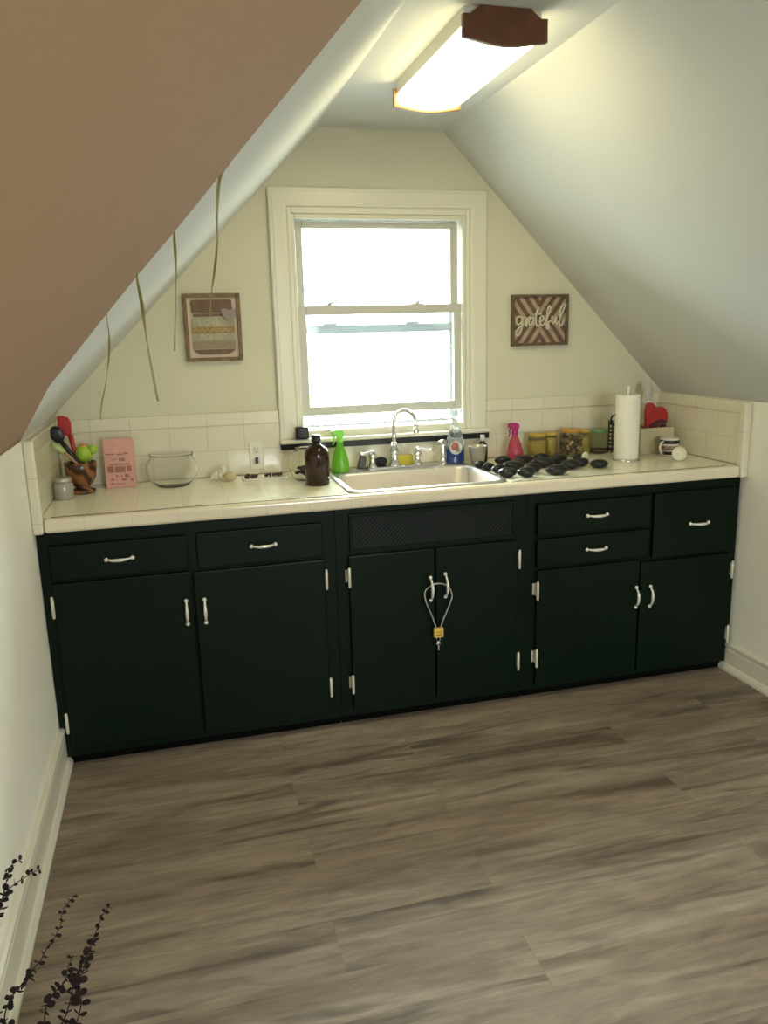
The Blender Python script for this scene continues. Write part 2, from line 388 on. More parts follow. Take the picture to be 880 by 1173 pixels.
for (x0, x1) in ((.02, .909), (1.849, L-.02)):
    box(x0, x1, -.016, 0, 1.124, 1.177).build('cap_trim', m_capx, spl, bevel=.005, seg=3)
box(0, .027, -.60, -.0, 1.124, 1.173).build('cap_trim', m_capy, spl, bevel=.005, seg=3)
box(L-.027, L, -.60, -.0, 1.124, 1.173).build('cap_trim', m_capy, spl, bevel=.005, seg=3)
box(0, .034, -.637, -.598, .862, 1.174).build('end_trim', m_capz, spl, bevel=.009, seg=3)
box(L-.034, L, -.637, -.598, .862, 1.174).build('end_trim', m_capz, spl, bevel=.009, seg=3)

# ================================================================== COUNTERTOP
ct = thing('countertop', (L/2, -.3, .87), 'white square tile countertop running wall to wall over the green cabinets', 'countertop')
m_tc = tile_mat('counter tiles', 0, 1, .158, .15, (-.01, .592), col=(.88, .855, .68), grout=(.76, .73, .57), offset=0, rough=.1)
m_nose = tile_mat('nose tiles', 0, 2, .152, .5, (-.01, -.7), col=(.74, .66, .49), grout=(.66, .58, .43), offset=0)
hx0, hx1, hy0, hy1 = 1.105, 1.695, -.570, -.075
b = MB(); b.box(.022, hx0, -.590, -.010, .868, .910); b.box(hx1, L-.022, -.590, -.010, .868, .910); b.box(hx0, hx1, -.590, hy0, .868, .910); b.box(hx0, hx1, hy1, -.010, .868, .910)
b.build('tile_field', m_tc, ct)
box(.034, L-.034, -.632, -.5905, .864, .9125).build('edge_trim', m_nose, ct, bevel=.012, seg=4)
m_gr = mat('dark grout', (.05, .05, .038), .8, noise=.3, nscale=30)
box(.055, 1.075, -.5905, -.5870, .9095, .9114).build('grout_joint', m_gr, ct); box(1.720, L-.075, -.5905, -.5870, .9095, .9114).build('grout_joint', m_gr, ct)

# ================================================================== CABINETS
def handle(parent, x, z, length, vertical, arch=.026, spool=True):
    b = MB(); n = 12; h = length/2; y0 = F-.019
    pts = []; rad = []
    for i in range(n+1):
        t = -1+2*i/n; d = arch*(1-abs(t)**3.2)
        pts.append((x, y0-d, z+h*t) if vertical else (x+h*t, y0-d, z)); rad.append(.0038+.0024*math.cos(t*PI/2)**2 if abs(t) < .7 else .0040)
    b.tube(pts, rad, 10)
    for s in (-1, 1):
        c = (x, y0-.006, z+s*h) if vertical else (x+s*h, y0-.006, z)
        b.ball(c, .0078, .0075, .0078, n=12, k=8)
    return b.build('handle', m_ceram, parent)
def hinge(parent, x, z, side):
    """side: -1 = hinge leaf on the frame lies to the left of the door"""
    b = MB(); y0 = F
    b.lathe([(.0045, -.033), (.0055, -.031), (.0055, .031), (.0045, .033)], (x, y0-.014, z), 10)
    b.ball((x, y0-.014, z+.035), .005, n=10, k=6); b.ball((x, y0-.014, z-.035), .005, n=10, k=6)
    xx = x+side*.005; b.box(min(x, xx+side*.005), max(x, xx+side*.005), y0+.013, y0+.0165, z-.024, z+.024)
    b.box(min(x, x-side*.004), max(x, x-side*.004), y0-.0155, y0+.014, z-.026, z+.026)
    return b.build('hinge', m_hinge, parent)
def front(parent, name, x0, x1, z0, z1):
    return box(x0, x1, F-.004, F+.0145, z0, z1).build(name, m_green, parent, bevel=.005, seg=3)
def unit(name, label, x0, x1):
    t = thing(name, ((x0+x1)/2, -.3, 0), label, 'cabinet')
    x0 += .002 if x0 == 0 else 0; x1 -= .002 if x1 == L else 0
    b = MB()   # open-topped carcass: front frame, sides, bottom, back
    b.prism([(x0, .035), (x1, .035), (x1, .862), (x0, .862)], 1, F+.015, F+.033)
    b.box(x0, x0+.018, F+.033, -.012, .035, .862); b.box(x1-.018, x1, F+.033, -.012, .035, .862); b.box(x0+.018, x1-.018, F+.033, -.030, .035, .053); b.box(x0+.018, x1-.018, -.030, -.012, .035, .862)
    b.build('body', m_green, t, bevel=.0015)
    box(x0+.004, x1-.004, -.572, -.545, 0, .036).build('toe_kick', m_toe, t)
    return t
def door(t, x0, x1, z0, z1, hside, hz, handle_at=None, hl=.085, arch=.026):
    d = front(t, 'door', x0, x1, z0, z1)
    hx = x0-.002 if hside < 0 else x1+.002
    for z in hz:
        hinge(d, hx, z, hside)
    if handle_at:
        handle(d, handle_at[0], handle_at[1], hl, True, arch)
    return d
def drawer(t, x0, x1, z0, z1, hx, hz, hl=.085):
    d = front(t, 'drawer', x0, x1, z0, z1)
    handle(d, hx, hz, hl, False)
c1 = unit('base_cabinet', 'dark green base cabinet at the left wall with two drawers over two doors', 0.0, 1.018)
drawer(c1, .038, .489, .694, .816, .262, .759); drawer(c1, .520, .968, .690, .819, .750, .760)
door(c1, .034, .492, .066, .684, -1, (.605, .178), (.469, .542)); door(c1, .500, .972, .060, .680, 1, (.606, .178), (.532, .540))
c2 = unit('sink_cabinet', 'dark green sink cabinet under the window with pierced vent above two doors', 1.018, 1.782)
door(c2, 1.062, 1.396, .068, .682, -1, (.603, .177), (1.371, .530), .09, .034); door(c2, 1.401, 1.740, .062, .682, 1, (.607, .180), (1.431, .538), .09, .034)
b = MB(); b.box(1.070, 1.732, F+.006, F+.0145, .826, .840); b.box(1.070, 1.732, F+.006, F+.0145, .690, .704); b.box(1.070, 1.082, F+.006, F+.0145, .704, .826); b.box(1.720, 1.732, F+.006, F+.0145, .704, .826)
vp = b.build('vent_panel', m_green, c2, bevel=.002)
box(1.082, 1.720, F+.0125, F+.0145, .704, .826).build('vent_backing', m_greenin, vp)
b = MB(); p = .0175; x = 1.082-.122
def clipseg(x0, z0, x1, z1):
    # clip a 45 degree bar to the vent opening
    pts = []
    for t in range(0, 101):
        xx = x0+(x1-x0)*t/100; zz = z0+(z1-z0)*t/100
        if 1.084 <= xx <= 1.718 and .706 <= zz <= .824: pts.append((xx, zz))
    return (pts[0], pts[-1]) if len(pts) > 4 else None
while x < 1.72:
    for d in (0, 1):
        s_ = clipseg(x, .704, x+.122, .826) if d == 0 else clipseg(x, .826, x+.122, .704)
        if s_:
            (ax, az), (bx_, bz) = s_; q = .0020
            b.prism([(ax-q, az), (ax+q, az), (bx_+q, bz), (bx_-q, bz)], 1, F+.009+d*.001, F+.012)
    x += p
b.build('lattice', m_green, vp)
c3 = unit('base_cabinet', 'dark green base cabinet at the right wall with three drawers over two doors', 1.782, L)
drawer(c3, 1.821, 2.324, .688, .818, 2.069, .760); drawer(c3, 1.822, 2.322, .560, .676, 2.070, .622); drawer(c3, 2.341, 2.735, .548, .822, 2.539, .687)
door(c3, 1.824, 2.284, .052, .548, -1, (.468, .181), (2.259, .397)); door(c3, 2.291, 2.722, .050, .536, 1, (.465, .176), (2.325, .394))

# cable lock hanging through the sink cabinet handles
lk = thing('cable_lock', (1.398, F-.04, .37), 'small yellow padlock on a looped steel cable through the sink cabinet handles', 'lock')
b = MB()
ctrl = [(1.389, .372), (1.381, .400), (1.366, .440), (1.352, .475), (1.347, .500), (1.354, .522), (1.375, .538), (1.400, .545), (1.426, .540), (1.447, .526), (1.456, .505), (1.450, .478), (1.434, .440), (1.416, .400), (1.408, .372)]
def catmull(P, k=5):
    P = [Vector(p) for p in P]; out = []
    for i in range(len(P)-1):
        a, b_, c, d = P[max(i-1, 0)], P[i], P[i+1], P[min(i+2, len(P)-1)]
        for j in range(k):
            t = j/k; out.append(.5*((2*b_)+(c-a)*t+(2*a-5*b_+4*c-d)*t*t+(3*b_-a-3*c+d)*t**3))
    out.append(P[-1]); return out
def cab_y(x, z):
    # the loop passes behind both handle bars, in front of the doors
    return F-.034 if z < .49 else F-.034+.020*min(1, (z-.49)/.03)
pts = [(q.x, cab_y(q.x, q.y), q.y) for q in catmull([(a, c, 0) for a, c in ctrl])]
b.tube(pts, .0029, 8); b.build('cable', mat('grey cable', (.42, .42, .40), .35, metal=.5), lk)
m_brass = mat('yellow lock body', (.70, .50, .10), .35, metal=.2)
b = MB(); b.box(1.378, 1.416, F-.044, F-.026, .336, .374); b.build('lock_body', m_brass, lk, bevel=.003)
b = MB(); b.box(1.386, 1.408, F-.0455, F-.0435, .347, .351); b.box(1.386, 1.408, F-.0455, F-.0435, .358, .361); b.build('lock_stamp', mat('stamp', (.25, .14, .02), .5), lk)
b = MB(); b.tube([(1.397+.007*math.cos(a*PI/6), F-.035, .327+.009*math.sin(a*PI/6)) for a in range(13)], .0013, 6, cap=False)
b.lathe([(.0, 0), (.009, 0), (.009, .002), (0, .002)], (1.397, F-.034, .309), 14, ax=(0, -1, 0)); b.box(1.395, 1.400, F-.036, F-.034, .282, .303)
b.build('key', m_steel, lk)

# ================================================================== SINK AND FAUCET
sk = thing('kitchen_sink', (1.4, -.32, .91), 'stainless steel drop-in sink set into the white tile counter', 'sink')
def rrect(x0, x1, y0, y1, r, z, n=6):
    P = []
    for cx, cyy, a0 in ((x1-r, y1-r, 0), (x0+r, y1-r, PI/2), (x0+r, y0+r, PI), (x1-r, y0+r, 1.5*PI)):
        for i in range(n+1):
            a = a0+PI/2*i/n; P.append((cx+r*math.cos(a), cyy+r*math.sin(a), z))
    return P
loops = [rrect(1.079, 1.716, -.587, -.055, .045, .9105), rrect(1.081, 1.714, -.585, -.057, .045, .9165), rrect(1.096, 1.699, -.572, -.070, .04, .9185),
         rrect(1.104, 1.691, -.563, -.170, .05, .9155), rrect(1.112, 1.683, -.555, -.178, .05, .905), rrect(1.122, 1.673, -.545, -.188, .055, .78), rrect(1.150, 1.645, -.52, -.215, .05, .762), rrect(1.38, 1.42, -.38, -.34, .0195, .758)]
b = MB(); V = [[b.bm.verts.new(p) for p in lp] for lp in loops]
for A, B in zip(V, V[1:]):
    n = len(A)
    for i in range(n):
        f = b.bm.faces.new((A[i], A[(i+1) % n], B[(i+1) % n], B[i])); f.smooth = True
b.bm.faces.new(V[-1])
b.mats = [m_steel, mat('satin steel bowl', (.66, .60, .52), .45, metal=.65)]
for f in b.bm.faces:
    if f.calc_center_median().z < .905: f.material_index = 1
b.build('basin', m_steel, sk)
b = MB(); b.lathe([(.045, 0), (.045, .002), (.036, .003), (.030, -.002), (0, -.002)], (1.40, -.36, .7605), 24); b.build('drain', m_chrome, sk)

fa = thing('bridge_faucet', (1.384, -.115, .918), 'chrome gooseneck kitchen faucet with two lever handles behind the sink', 'faucet')
b = MB(); zb = .917
b.box(1.262, 1.506, -.140, -.092, zb, zb+.010)
b.build('base_plate', m_chrome, fa, bevel=.008, seg=3)
b = MB()
b.lathe([(.026, 0), (.026, .006), (.018, .014), (.016, .050), (.020, .058), (.020, .066), (.013, .080), (.0115, .10)], (1.384, -.116, zb+.008), 20)
pts = [(1.384, -.116, 1.0), (1.384, -.117, 1.07)]
dx, dy = .082, -.055
for i in range(15):
    a = PI-PI*1.02*i/14; u = (1+math.cos(a))/2; pts.append((1.384+dx*u, -.117+dy*u, 1.105+.058*math.sin(a)))
pts.append((1.384+dx, -.117+dy, 1.085))
b.tube(pts, .0085, 14); b.lathe([(.0085, .004), (.012, 0), (.012, -.020), (.010, -.022)][::-1], (1.384+dx, -.117+dy, 1.088), 16)
b.build('spout', m_chrome, fa)
for sx, tip in ((1.286, -1), (1.488, 1)):
    b = MB(); b.lathe([(.022, 0), (.022, .005), (.014, .012), (.0125, .036), (.017, .044), (.017, .056), (.011, .066), (.009, .074), (0, .076)], (sx, -.116, zb+.008), 18)
    b.tube([(sx-tip*.006, -.117, .988), (sx+tip*.02, -.130, .990), (sx+tip*.042, -.145, .986), (sx+tip*.062, -.156, .990)], [.008, .0055, .007, .0045], 10)
    b.build('lever_handle', m_chrome, fa)
sp = thing('side_sprayer', (1.606, -.115, .918), 'chrome side sprayer standing on the sink deck right of the faucet', 'sprayer')
b = MB(); b.lathe([(.020, 0), (.020, .006), (.013, .014), (.012, .03)], (1.606, -.115, .917), 18); b.build('sprayer_holder', m_chrome, sp)
b = MB(); b.lathe([(.010, 0), (.011, .03), (.014, .055), (.013, .075), (.008, .084), (0, .085)], (1.606, -.115, .94), 18); b.tube([(1.606, -.115, 1.008), (1.592, -.128, 1.014), (1.583, -.137, 1.010)], [.013, .012, .010], 12); b.build('sprayer_head', m_chrome, sp)

# ================================================================== CEILING LIGHT
cl = thing('ceiling_light', (1.385, -.95, RZ), 'rectangular fluorescent ceiling light with glowing lens and wooden ends', 'ceiling light')
y0, y1 = -1.262, -.628; cx = 1.385
box(cx-.108, cx+.108, y0+.004, y1-.004, RZ-.040, RZ).build('mounting_pan', mat('white pan', (.62, .62, .56), .5), cl)
prof = [(-.106, -.041), (-.112, -.058), (-.100, -.072), (-.04, -.084), (0, -.087), (.04, -.084), (.100, -.072), (.112, -.058), (.106, -.041)]
b = MB(); b.prism([(cx+x, RZ+z) for x, z in prof], 1, y0+.004, y1-.004)
m_lens = mat('glowing diffuser', (.9, .9, .85), .4, emit=(1.0, .86, .47), estr=LENS_STRENGTH)
b.build('lens', m_lens, cl)
cap = [(-.118, -.022), (-.118, -.078), (-.04, -.090), (0, -.093), (.04, -.090), (.118, -.078), (.118, -.022), (.098, -.022), (.070, -.001), (-.070, -.001), (-.098, -.022)]
b = MB(); b.prism([(cx+x, RZ+z) for x, z in cap], 1, y0-.016, y0); b.build('end_cap', m_wood, cl, bevel=.002)
b = MB(); b.prism([(cx+x, RZ+z) for x, z in cap], 1, y1, y1+.016); b.build('end_cap', m_oak, cl, bevel=.002)

# ================================================================== WALL THINGS
# outlet
ol = thing('wall_outlet', (.806, -.012, .99), 'white electrical outlet plate on the backsplash left of the window', 'outlet')
m_plate = mat('outlet plate', (.76, .74, .62), .3)
box(.777, .835, -.016, -.010, .934, 1.050).build('cover_plate', m_plate, ol, bevel=.003)
for z in (.967, 1.017):
    b = MB(); b.lathe([(.0165, 0), (.0165, .003), (.015, .004), (0, .004)], (.806, -.015, z), 20, ax=(0, -1, 0)); o = b.build('receptacle', m_plate, ol)
    b = MB(); b.box(.799, .801, -.0198, -.0188, z-.001, z+.009); b.box(.811, .813, -.0198, -.0188, z-.001, z+.009); b.lathe([(.0025, 0), (.0025, .001), (0, .001)], (.806, -.0188, z-.007), 8, ax=(0, -1, 0)); b.build('slots', m_black, o)
b = MB(); b.box(.800, .812, -.030, -.019, .958, .985); b.build('plug', m_black, ol, bevel=.002)

# mason jar sign
js = thing('wall_sign', (.663, 0, 1.39), 'framed wall sign with a brown mason jar, left of the window', 'wall sign')
m_fr = mat('weathered brown frame', (.20, .125, .065), .6, noise=.3, nscale=30)
x0, x1, z0, z1 = .550, .776, 1.389, 1.656; w_ = .015
b = MB(); b.box(x0, x0+w_, -.022, 0, z0, z1); b.box(x1-w_, x1, -.022, 0, z0, z1); b.box(x0+w_, x1-w_, -.022, 0, z0, z0+w_); b.box(x0+w_, x1-w_, -.022, 0, z1-w_, z1)
b.build('frame', m_fr, js, bevel=.002)
box(x0+w_, x1-w_, -.010, -.002, z0+w_, z1-w_).build('panel', mat('sign cream', (.62, .52, .39), .6), js)
m_jb = mat('jar brown', (.16, .095, .055), .6, noise=.2, nscale=40); m_jo = mat('jar sage', (.36, .33, .22), .6, noise=.15, nscale=40); m_jg = mat('jar gold', (.30, .19, .06), .6, noise=.2, nscale=40); m_jm = mat('jar mauve brown', (.29, .22, .16), .6, noise=.15, nscale=60); m_heart = mat('grey mauve heart', (.30, .24, .22), .6); m_jt = mat('jar lettering', (.52, .48, .34), .6)
jx0, jx1 = .578, .750
b = MB(); b.prism([(jx0+.004, 1.582), (jx1-.010, 1.582), (jx1-.006, 1.590), (jx1-.008, 1.628), (jx1-.016, 1.632), (jx0+.012, 1.632), (jx0+.002, 1.626)], 1, -.016, -.010); b.box(jx0+.010, jx1-.014, -.014, -.010, 1.566, 1.578)
b.build('jar_lid', m_jb, js)
b = MB(); body = [(jx0+.006, 1.562), (jx0, 1.556), (jx0, 1.440), (jx0+.008, 1.426), (jx0+.030, 1.416), (jx1-.030, 1.416), (jx1-.008, 1.426), (jx1, 1.440), (jx1, 1.556), (jx1-.006, 1.562)]
b.prism(body, 1, -.0135, -.010); jb_ = b.build('jar_body', m_jo, js)
box(jx0, jx1, -.0142, -.0134, 1.500, 1.525).build('jar_band', m_jg, js); box(jx0, jx1, -.0142, -.0134, 1.440, 1.470).build('jar_band', m_jm, js)
b = MB(); b.prism([(jx0+.002, 1.436), (jx0+.010, 1.426), (jx0+.030, 1.416), (jx1-.030, 1.416), (jx1-.010, 1.426), (jx1-.002, 1.436)], 1, -.0146, -.0134); b.build('jar_band', m_jb, js)
b = MB(); b.prism([(.722, 1.545), (.700, 1.575), (.698, 1.592), (.712, 1.598), (.730, 1.590), (.748, 1.597), (.760, 1.585), (.758, 1.565)], 1, -.019, -.0162); b.build('heart_tag', m_heart, js, bevel=.001)
text_obj('lettering', 'LOVE', .036, (.650, -.0140, 1.542), (PI/2, 0, 0), m_jt, js)
text_obj('lettering', 'HONEST', .028, (.664, -.0140, 1.486), (PI/2, 0, 0), m_jt, js)
b = MB(); b.tube([(.590+i*.0042, -.0146, 1.512+.007*math.sin(i*1.15)) for i in range(36)], .0013, 6); b.build('lettering', m_jt, js)

# grateful sign
gs = thing('wall_sign', (2.106, 0, 1.412), 'square wooden chevron sign with white script reading grateful, right of the window', 'wall sign')
x0, x1, z0, z1 = 1.968, 2.243, 1.411, 1.634; w_ = .012; gx, gz = (x0+x1)/2, (z0+z1)/2
m_fr2 = mat('dark brown frame', (.13, .085, .045), .6, noise=.3, nscale=30)
b = MB(); b.box(x0, x0+w_, -.024, 0, z0, z1); b.box(x1-w_, x1, -.024, 0, z0, z1); b.box(x0+w_, x1-w_, -.024, 0, z0, z0+w_); b.box(x0+w_, x1-w_, -.024, 0, z1-w_, z1)
b.build('frame', m_fr2, gs, bevel=.002)
def chevron():
    m = bpy.data.materials.new('chevron planks'); m.use_nodes = True; nt = m.node_tree; bs = nt.nodes['Principled BSDF']; Lk = nt.links.new
    tc = nn(nt, 'ShaderNodeTexCoord'); s = nn(nt, 'ShaderNodeSeparateXYZ'); Lk(tc.outputs['Object'], s.inputs[0])
    def ma(op, a, b_=None):
        n = nn(nt, 'ShaderNodeMath', operation=op)
        for i, q in enumerate((a, b_)):
            if q is None: continue
            if isinstance(q, (int, float)): n.inputs[i].default_value = q
            else: Lk(q, n.inputs[i])
        return n.outputs[0]
    ax = ma('ABSOLUTE', s.outputs[0]); az = ma('ABSOLUTE', s.outputs[2])
    d = ma('SUBTRACT', ax, ma('MULTIPLY', az, .72))
    fr = ma('FRACT', ma('ADD', ma('DIVIDE', d, .046), .30)); idx = ma('FLOOR', ma('ADD', ma('DIVIDE', d, .046), .30))
    st_ = ma('GREATER_THAN', fr, .52)
    wn = nn(nt, 'ShaderNodeTexNoise'); wn.inputs['Scale'].default_value = 25; Lk(tc.outputs['Object'], wn.inputs['Vector'])
    mx = nn(nt, 'ShaderNodeMix', data_type='RGBA'); Lk(st_, mx.inputs[0]); mx.inputs[6].default_value = (.135, .080, .048, 1); mx.inputs[7].default_value = (.40, .30, .21, 1)
    mr = nn(nt, 'ShaderNodeMapRange'); Lk(wn.outputs['Fac'], mr.inputs[0]); mr.inputs[3].default_value = .6; mr.inputs[4].default_value = 1.4
    sc = nn(nt, 'ShaderNodeVectorMath', operation='SCALE'); Lk(mx.outputs[2], sc.inputs[0]); Lk(mr.outputs[0], sc.inputs['Scale']); Lk(sc.outputs[0], bs.inputs['Base Color'])
    bs.inputs['Roughness'].default_value = .65
    return m
box(x0+w_, x1-w_, -.012, -.002, z0+w_, z1-w_).build('plank_panel', chevron(), gs, loc=(gx, -.007, gz))
m_wh = mat('cream lettering', (.62, .58, .43), .5)
strokes = [[(215,370),(165,365),(145,410),(165,455),(205,430),(215,370),(210,460),(190,560),(150,580),(140,540),(180,490),(230,450)],
 [(230,370),(255,380),(247,440),(262,480),(270,400),(300,370),(305,390)], [(330,375),(295,395),(290,450),(310,465),(335,420),(340,375),(335,440),(350,465)],
 [(395,255),(370,330),(365,430),(385,480),(410,460)], [(345,340),(385,336),(425,335)], [(415,430),(450,390),(440,360),(415,380),(412,440),(440,470),(465,440)],
 [(470,430),(510,330),(525,265),(510,250),(490,300),(485,420),(490,505),(510,500),(505,440),(530,420)], [(545,360),(545,430),(565,450),(590,380),(590,440),(605,465)],
 [(605,460),(640,380),(690,240),(655,250),(635,330),(630,440),(650,480),(685,400)]]
b = MB()
for si, S in enumerate(strokes):
    P = [(gx+(X-413)*.000435, -.0150-.0004*si, gz-(Y-408)*.00038) for X, Y in S]
    b.tube(catmull(P, 4), .0042, 8)
b.build('lettering', m_wh, gs)

# ribbons
m_rib = mat('olive green ribbon', (.21, .19, .055), .5, noise=.25, nscale=60)
ribs = [([(.427,-2.598,1.517),(.421,-2.570,1.510),(.4215,-2.569,1.491),(.419,-2.568,1.470),(.414,-2.568,1.446),(.408,-2.567,1.425),(.406,-2.567,1.411)], 'olive ribbon hanging from the left ceiling, lowest one nearest the sink counter corner'),
        ([(.459,-2.715,1.541),(.455,-2.695,1.537),(.457,-2.694,1.514),(.458,-2.693,1.490),(.460,-2.692,1.465),(.463,-2.692,1.436)], 'olive ribbon hanging from the left ceiling, second from the left and slanting right'),
        ([(.487,-2.780,1.563),(.4855,-2.762,1.561),(.485,-2.760,1.542),(.483,-2.760,1.517),(.479,-2.760,1.478)], 'straight olive ribbon hanging from the left ceiling, third from the left'),
        ([(.519,-2.872,1.589),(.514,-2.852,1.584),(.511,-2.851,1.565),(.510,-2.850,1.547),(.507,-2.850,1.529),(.504,-2.850,1.515),(.502,-2.850,1.501)], 'olive ribbon hanging from the left ceiling, uppermost, in front of the jar sign')]
ribs[0] = (ribs[0][0], 'olive ribbon hanging from the left ceiling, leftmost and lowest of the four')
for k, (P, lb) in enumerate(ribs):
    q = catmull(P, 5); b = MB(); A = []; n = len(q)
    for i, p_ in enumerate(q):
        tw = .5*math.sin(i*.35+k*1.3); wd = (.0011, .0018, .0013, .0012)[k]*(1-.5*i/n)*(.7+.3*math.cos(i*.5+k))
        d = Vector((math.cos(tw), math.sin(tw), 0))*wd; e = Vector((-math.sin(tw), math.cos(tw), 0))*.00035
        A.append([b.bm.verts.new(p_-d-e), b.bm.verts.new(p_+d-e), b.bm.verts.new(p_+d+e), b.bm.verts.new(p_-d+e)])
    for a_, c_ in zip(A, A[1:]):
        for i in range(4): b.bm.faces.new((a_[i], a_[(i+1) % 4], c_[(i+1) % 4], c_[i]))
    b.bm.faces.new(A[0][::-1]); b.bm.faces.new(A[-1])
    tag(b.build('ribbon', m_rib, loc=P[0]), lb, 'ribbon', 'ribbons hanging from the left ceiling')

# ================================================================== COUNTER THINGS
CT = .9105
def glassprof(prof, t=.003):
    """outer profile -> closed thick glass wall profile"""
    inner = [(max(r-t, 0), h+(t if i == 0 else 0)) for i, (r, h) in enumerate(prof)]
    return [(0, prof[0][1])]+prof+inner[::-1]+[(0, prof[0][1]+t)]
# wooden mortar
mo = thing('wooden_mortar', (.118, -.16, CT), 'swirled brown wooden pedestal bowl holding kitchen tools in the left corner', 'bowl')
def swirl():
    m = bpy.data.materials.new('swirled wood'); m.use_nodes = True; nt = m.node_tree; bs = nt.nodes['Principled BSDF']
    tc = nn(nt, 'ShaderNodeTexCoord'); wv = nn(nt, 'ShaderNodeTexWave'); wv.inputs['Scale'].default_value = 7.5; wv.inputs['Distortion'].default_value = 5; wv.inputs['Detail'].default_value = 1.5; wv.inputs['Detail Scale'].default_value = 2.2
    wv.bands_direction = 'DIAGONAL'; nt.links.new(tc.outputs['Object'], wv.inputs['Vector'])
    cr = nn(nt, 'ShaderNodeValToRGB'); e = cr.color_ramp.elements; e[0].color = (.045, .015, .006, 1); e[1].color = (.26, .10, .03, 1); e[0].position = .25; e[1].position = .8
    nt.links.new(wv.outputs['Color'], cr.inputs[0]); nt.links.new(cr.outputs[0], bs.inputs['Base Color']); bs.inputs['Roughness'].default_value = .25
    return m
b = MB(); b.lathe([(0, 0), (.046, 0), (.048, .006), (.046, .013), (.028, .019), (.026, .026), (.040, .036), (.053, .062), (.058, .095), (.059, .118), (.056, .121), (.053, .118), (.050, .08), (.036, .045), (0, .038)], (.118, -.16, CT), 32)
b.build('bowl', swirl(), mo)
def tool(name, label, cat, stroke, r, m, head=None, extra=None, group=None):
    t = thing(name, stroke[-1], label, cat, group)
    b = MB(); b.tube(stroke, r, 10); b.build('handle', m, t)
    if head: head(t)
    return t
m_red = mat('red silicone', (.40, .02, .022), .35); m_lime = mat('lime green silicone', (.33, .50, .05), .4); m_pale = mat('pale green handle', (.42, .52, .20), .4); m_tan = mat('tan wood', (.42, .25, .13), .5)
m_dk = mat('black nylon', (.010, .010, .012), .35)
def h_red(t):
    b = MB(); b.prism([(.050, 1.150), (.052, 1.207), (.070, 1.209), (.092, 1.200), (.100, 1.180), (.098, 1.140), (.088, 1.128), (.070, 1.135)], 1, -.148, -.140); b.build('spatula_blade', m_red, t, bevel=.003)
tool('red_spatula', 'red silicone spatula standing in the wooden bowl', 'spatula', [(.092, -.144, 1.135), (.098, -.146, 1.09), (.118, -.150, 1.02), (.13, -.15, .965)], [.011, .008, .006, .006], m_red, h_red)
def h_bk(t):
    b = MB(); b.ball((.050, -.182, 1.142), .026, .007, .033, rot=Matrix.Rotation(-.3, 3, 'Y')); b.build('spoon_head', m_dk, t)
tool('black_spoon', 'black round-headed spoon leaning left in the wooden bowl', 'spoon', [(.056, -.182, 1.125), (.085, -.178, 1.078), (.115, -.172, 1.03), (.14, -.165, .97)], [.009, .009, .008, .006], m_dk, h_bk)
def h_gr(t):
    b = MB(); b.tube([(.028, -.190, 1.108), (.045, -.190, 1.096), (.070, -.190, 1.074)], [.009, .012, .010], 12); b.build('grip', m_pale, t)
tool('pastry_brush', 'pale green gripped tool leaning lowest over the left rim of the wooden bowl', 'kitchen tool', [(.068, -.190, 1.076), (.088, -.188, 1.055), (.11, -.180, 1.025), (.13, -.17, .98)], [.006, .006, .005, .005], m_tan, h_gr)
t = thing('green_kitchen_tool', (.148, -.150, 1.03), 'bright green rounded kitchen tool with orange top in the wooden bowl', 'kitchen tool')
b = MB(); b.ball((.132, -.150, 1.062), .030, .020, .032, jit=.05, seed=3); b.ball((.168, -.145, 1.074), .018, .015, .020, jit=.06, seed=5); b.tube([(.140, -.15, 1.04), (.140, -.155, .98)], .006, 8); b.tube([(.165, -.147, 1.06), (.150, -.15, 1.03)], .006, 8); b.build('body', m_lime, t)
b = MB(); b.ball((.134, -.152, 1.092), .016, .010, .007); b.build('orange_top', mat('orange', (.65, .22, .04), .4), t)
# small lidded jar
t = thing('lidded_jar', (.062, -.262, CT), 'small frosted glass jar with silver lid in front of the wooden bowl', 'jar')
b = MB(); b.lathe([(0, 0), (.033, 0), (.035, .004), (.035, .055), (.030, .064), (0, .064)], (.062, -.262, CT), 24); b.build('jar_body', mat('frosted grey glass', (.33, .31, .26), .25, coat=.5), t)
b = MB(); b.lathe([(0, .0635), (.031, .0635), (.032, .067), (.032, .078), (.029, .081), (0, .081)], (.062, -.262, CT), 24); b.build('lid', mat('dull tin', (.42, .40, .34), .35, metal=.6), t)
# pink bag
t = thing('pink_paper_bag', (.258, -.08, CT), 'pink printed paper bag standing against the backsplash', 'bag')
m_pk = mat('pink paper', (.68, .36, .30), .6, noise=.06, nscale=30); m_pp = mat('brown pink print', (.36, .16, .11), .6)
def bag(v, x0, x1, z0, z1):
    b = MB(); b.prism([(-.105, z0), (-.055, z0), (-.058, z1-.035), (-.078, z1), (-.084, z1), (-.102, z1-.035)], 0, x0, x1); return b
bag(None, .200, .316, CT, 1.103).build('bag', m_pk, t, bevel=.003)
b = MB(); rnd = random.Random(4); yy = -.1062
for (x, z, w2, h2) in ((.225, 1.045, .016, .002), (.262, 1.043, .010, .002), (.285, 1.046, .008, .003), (.268, 1.022, .0115, .0055), (.238, 1.024, .010, .0015), (.257, 1.004, .040, .002), (.222, .985, .011, .013), (.258, .983, .020, .012), (.292, .985, .009, .011), (.244, .958, .004, .004), (.262, .957, .0035, .0035), (.282, .957, .008, .006), (.226, .944, .006, .004), (.270, .942, .010, .004), (.255, .926, .018, .0015), (.224, .927, .007, .003), (.300, .939, .005, .005)):
    b.box(x-w2, x+w2, yy, yy+.003, z-h2, z+h2)
b.build('print', m_pp, t)
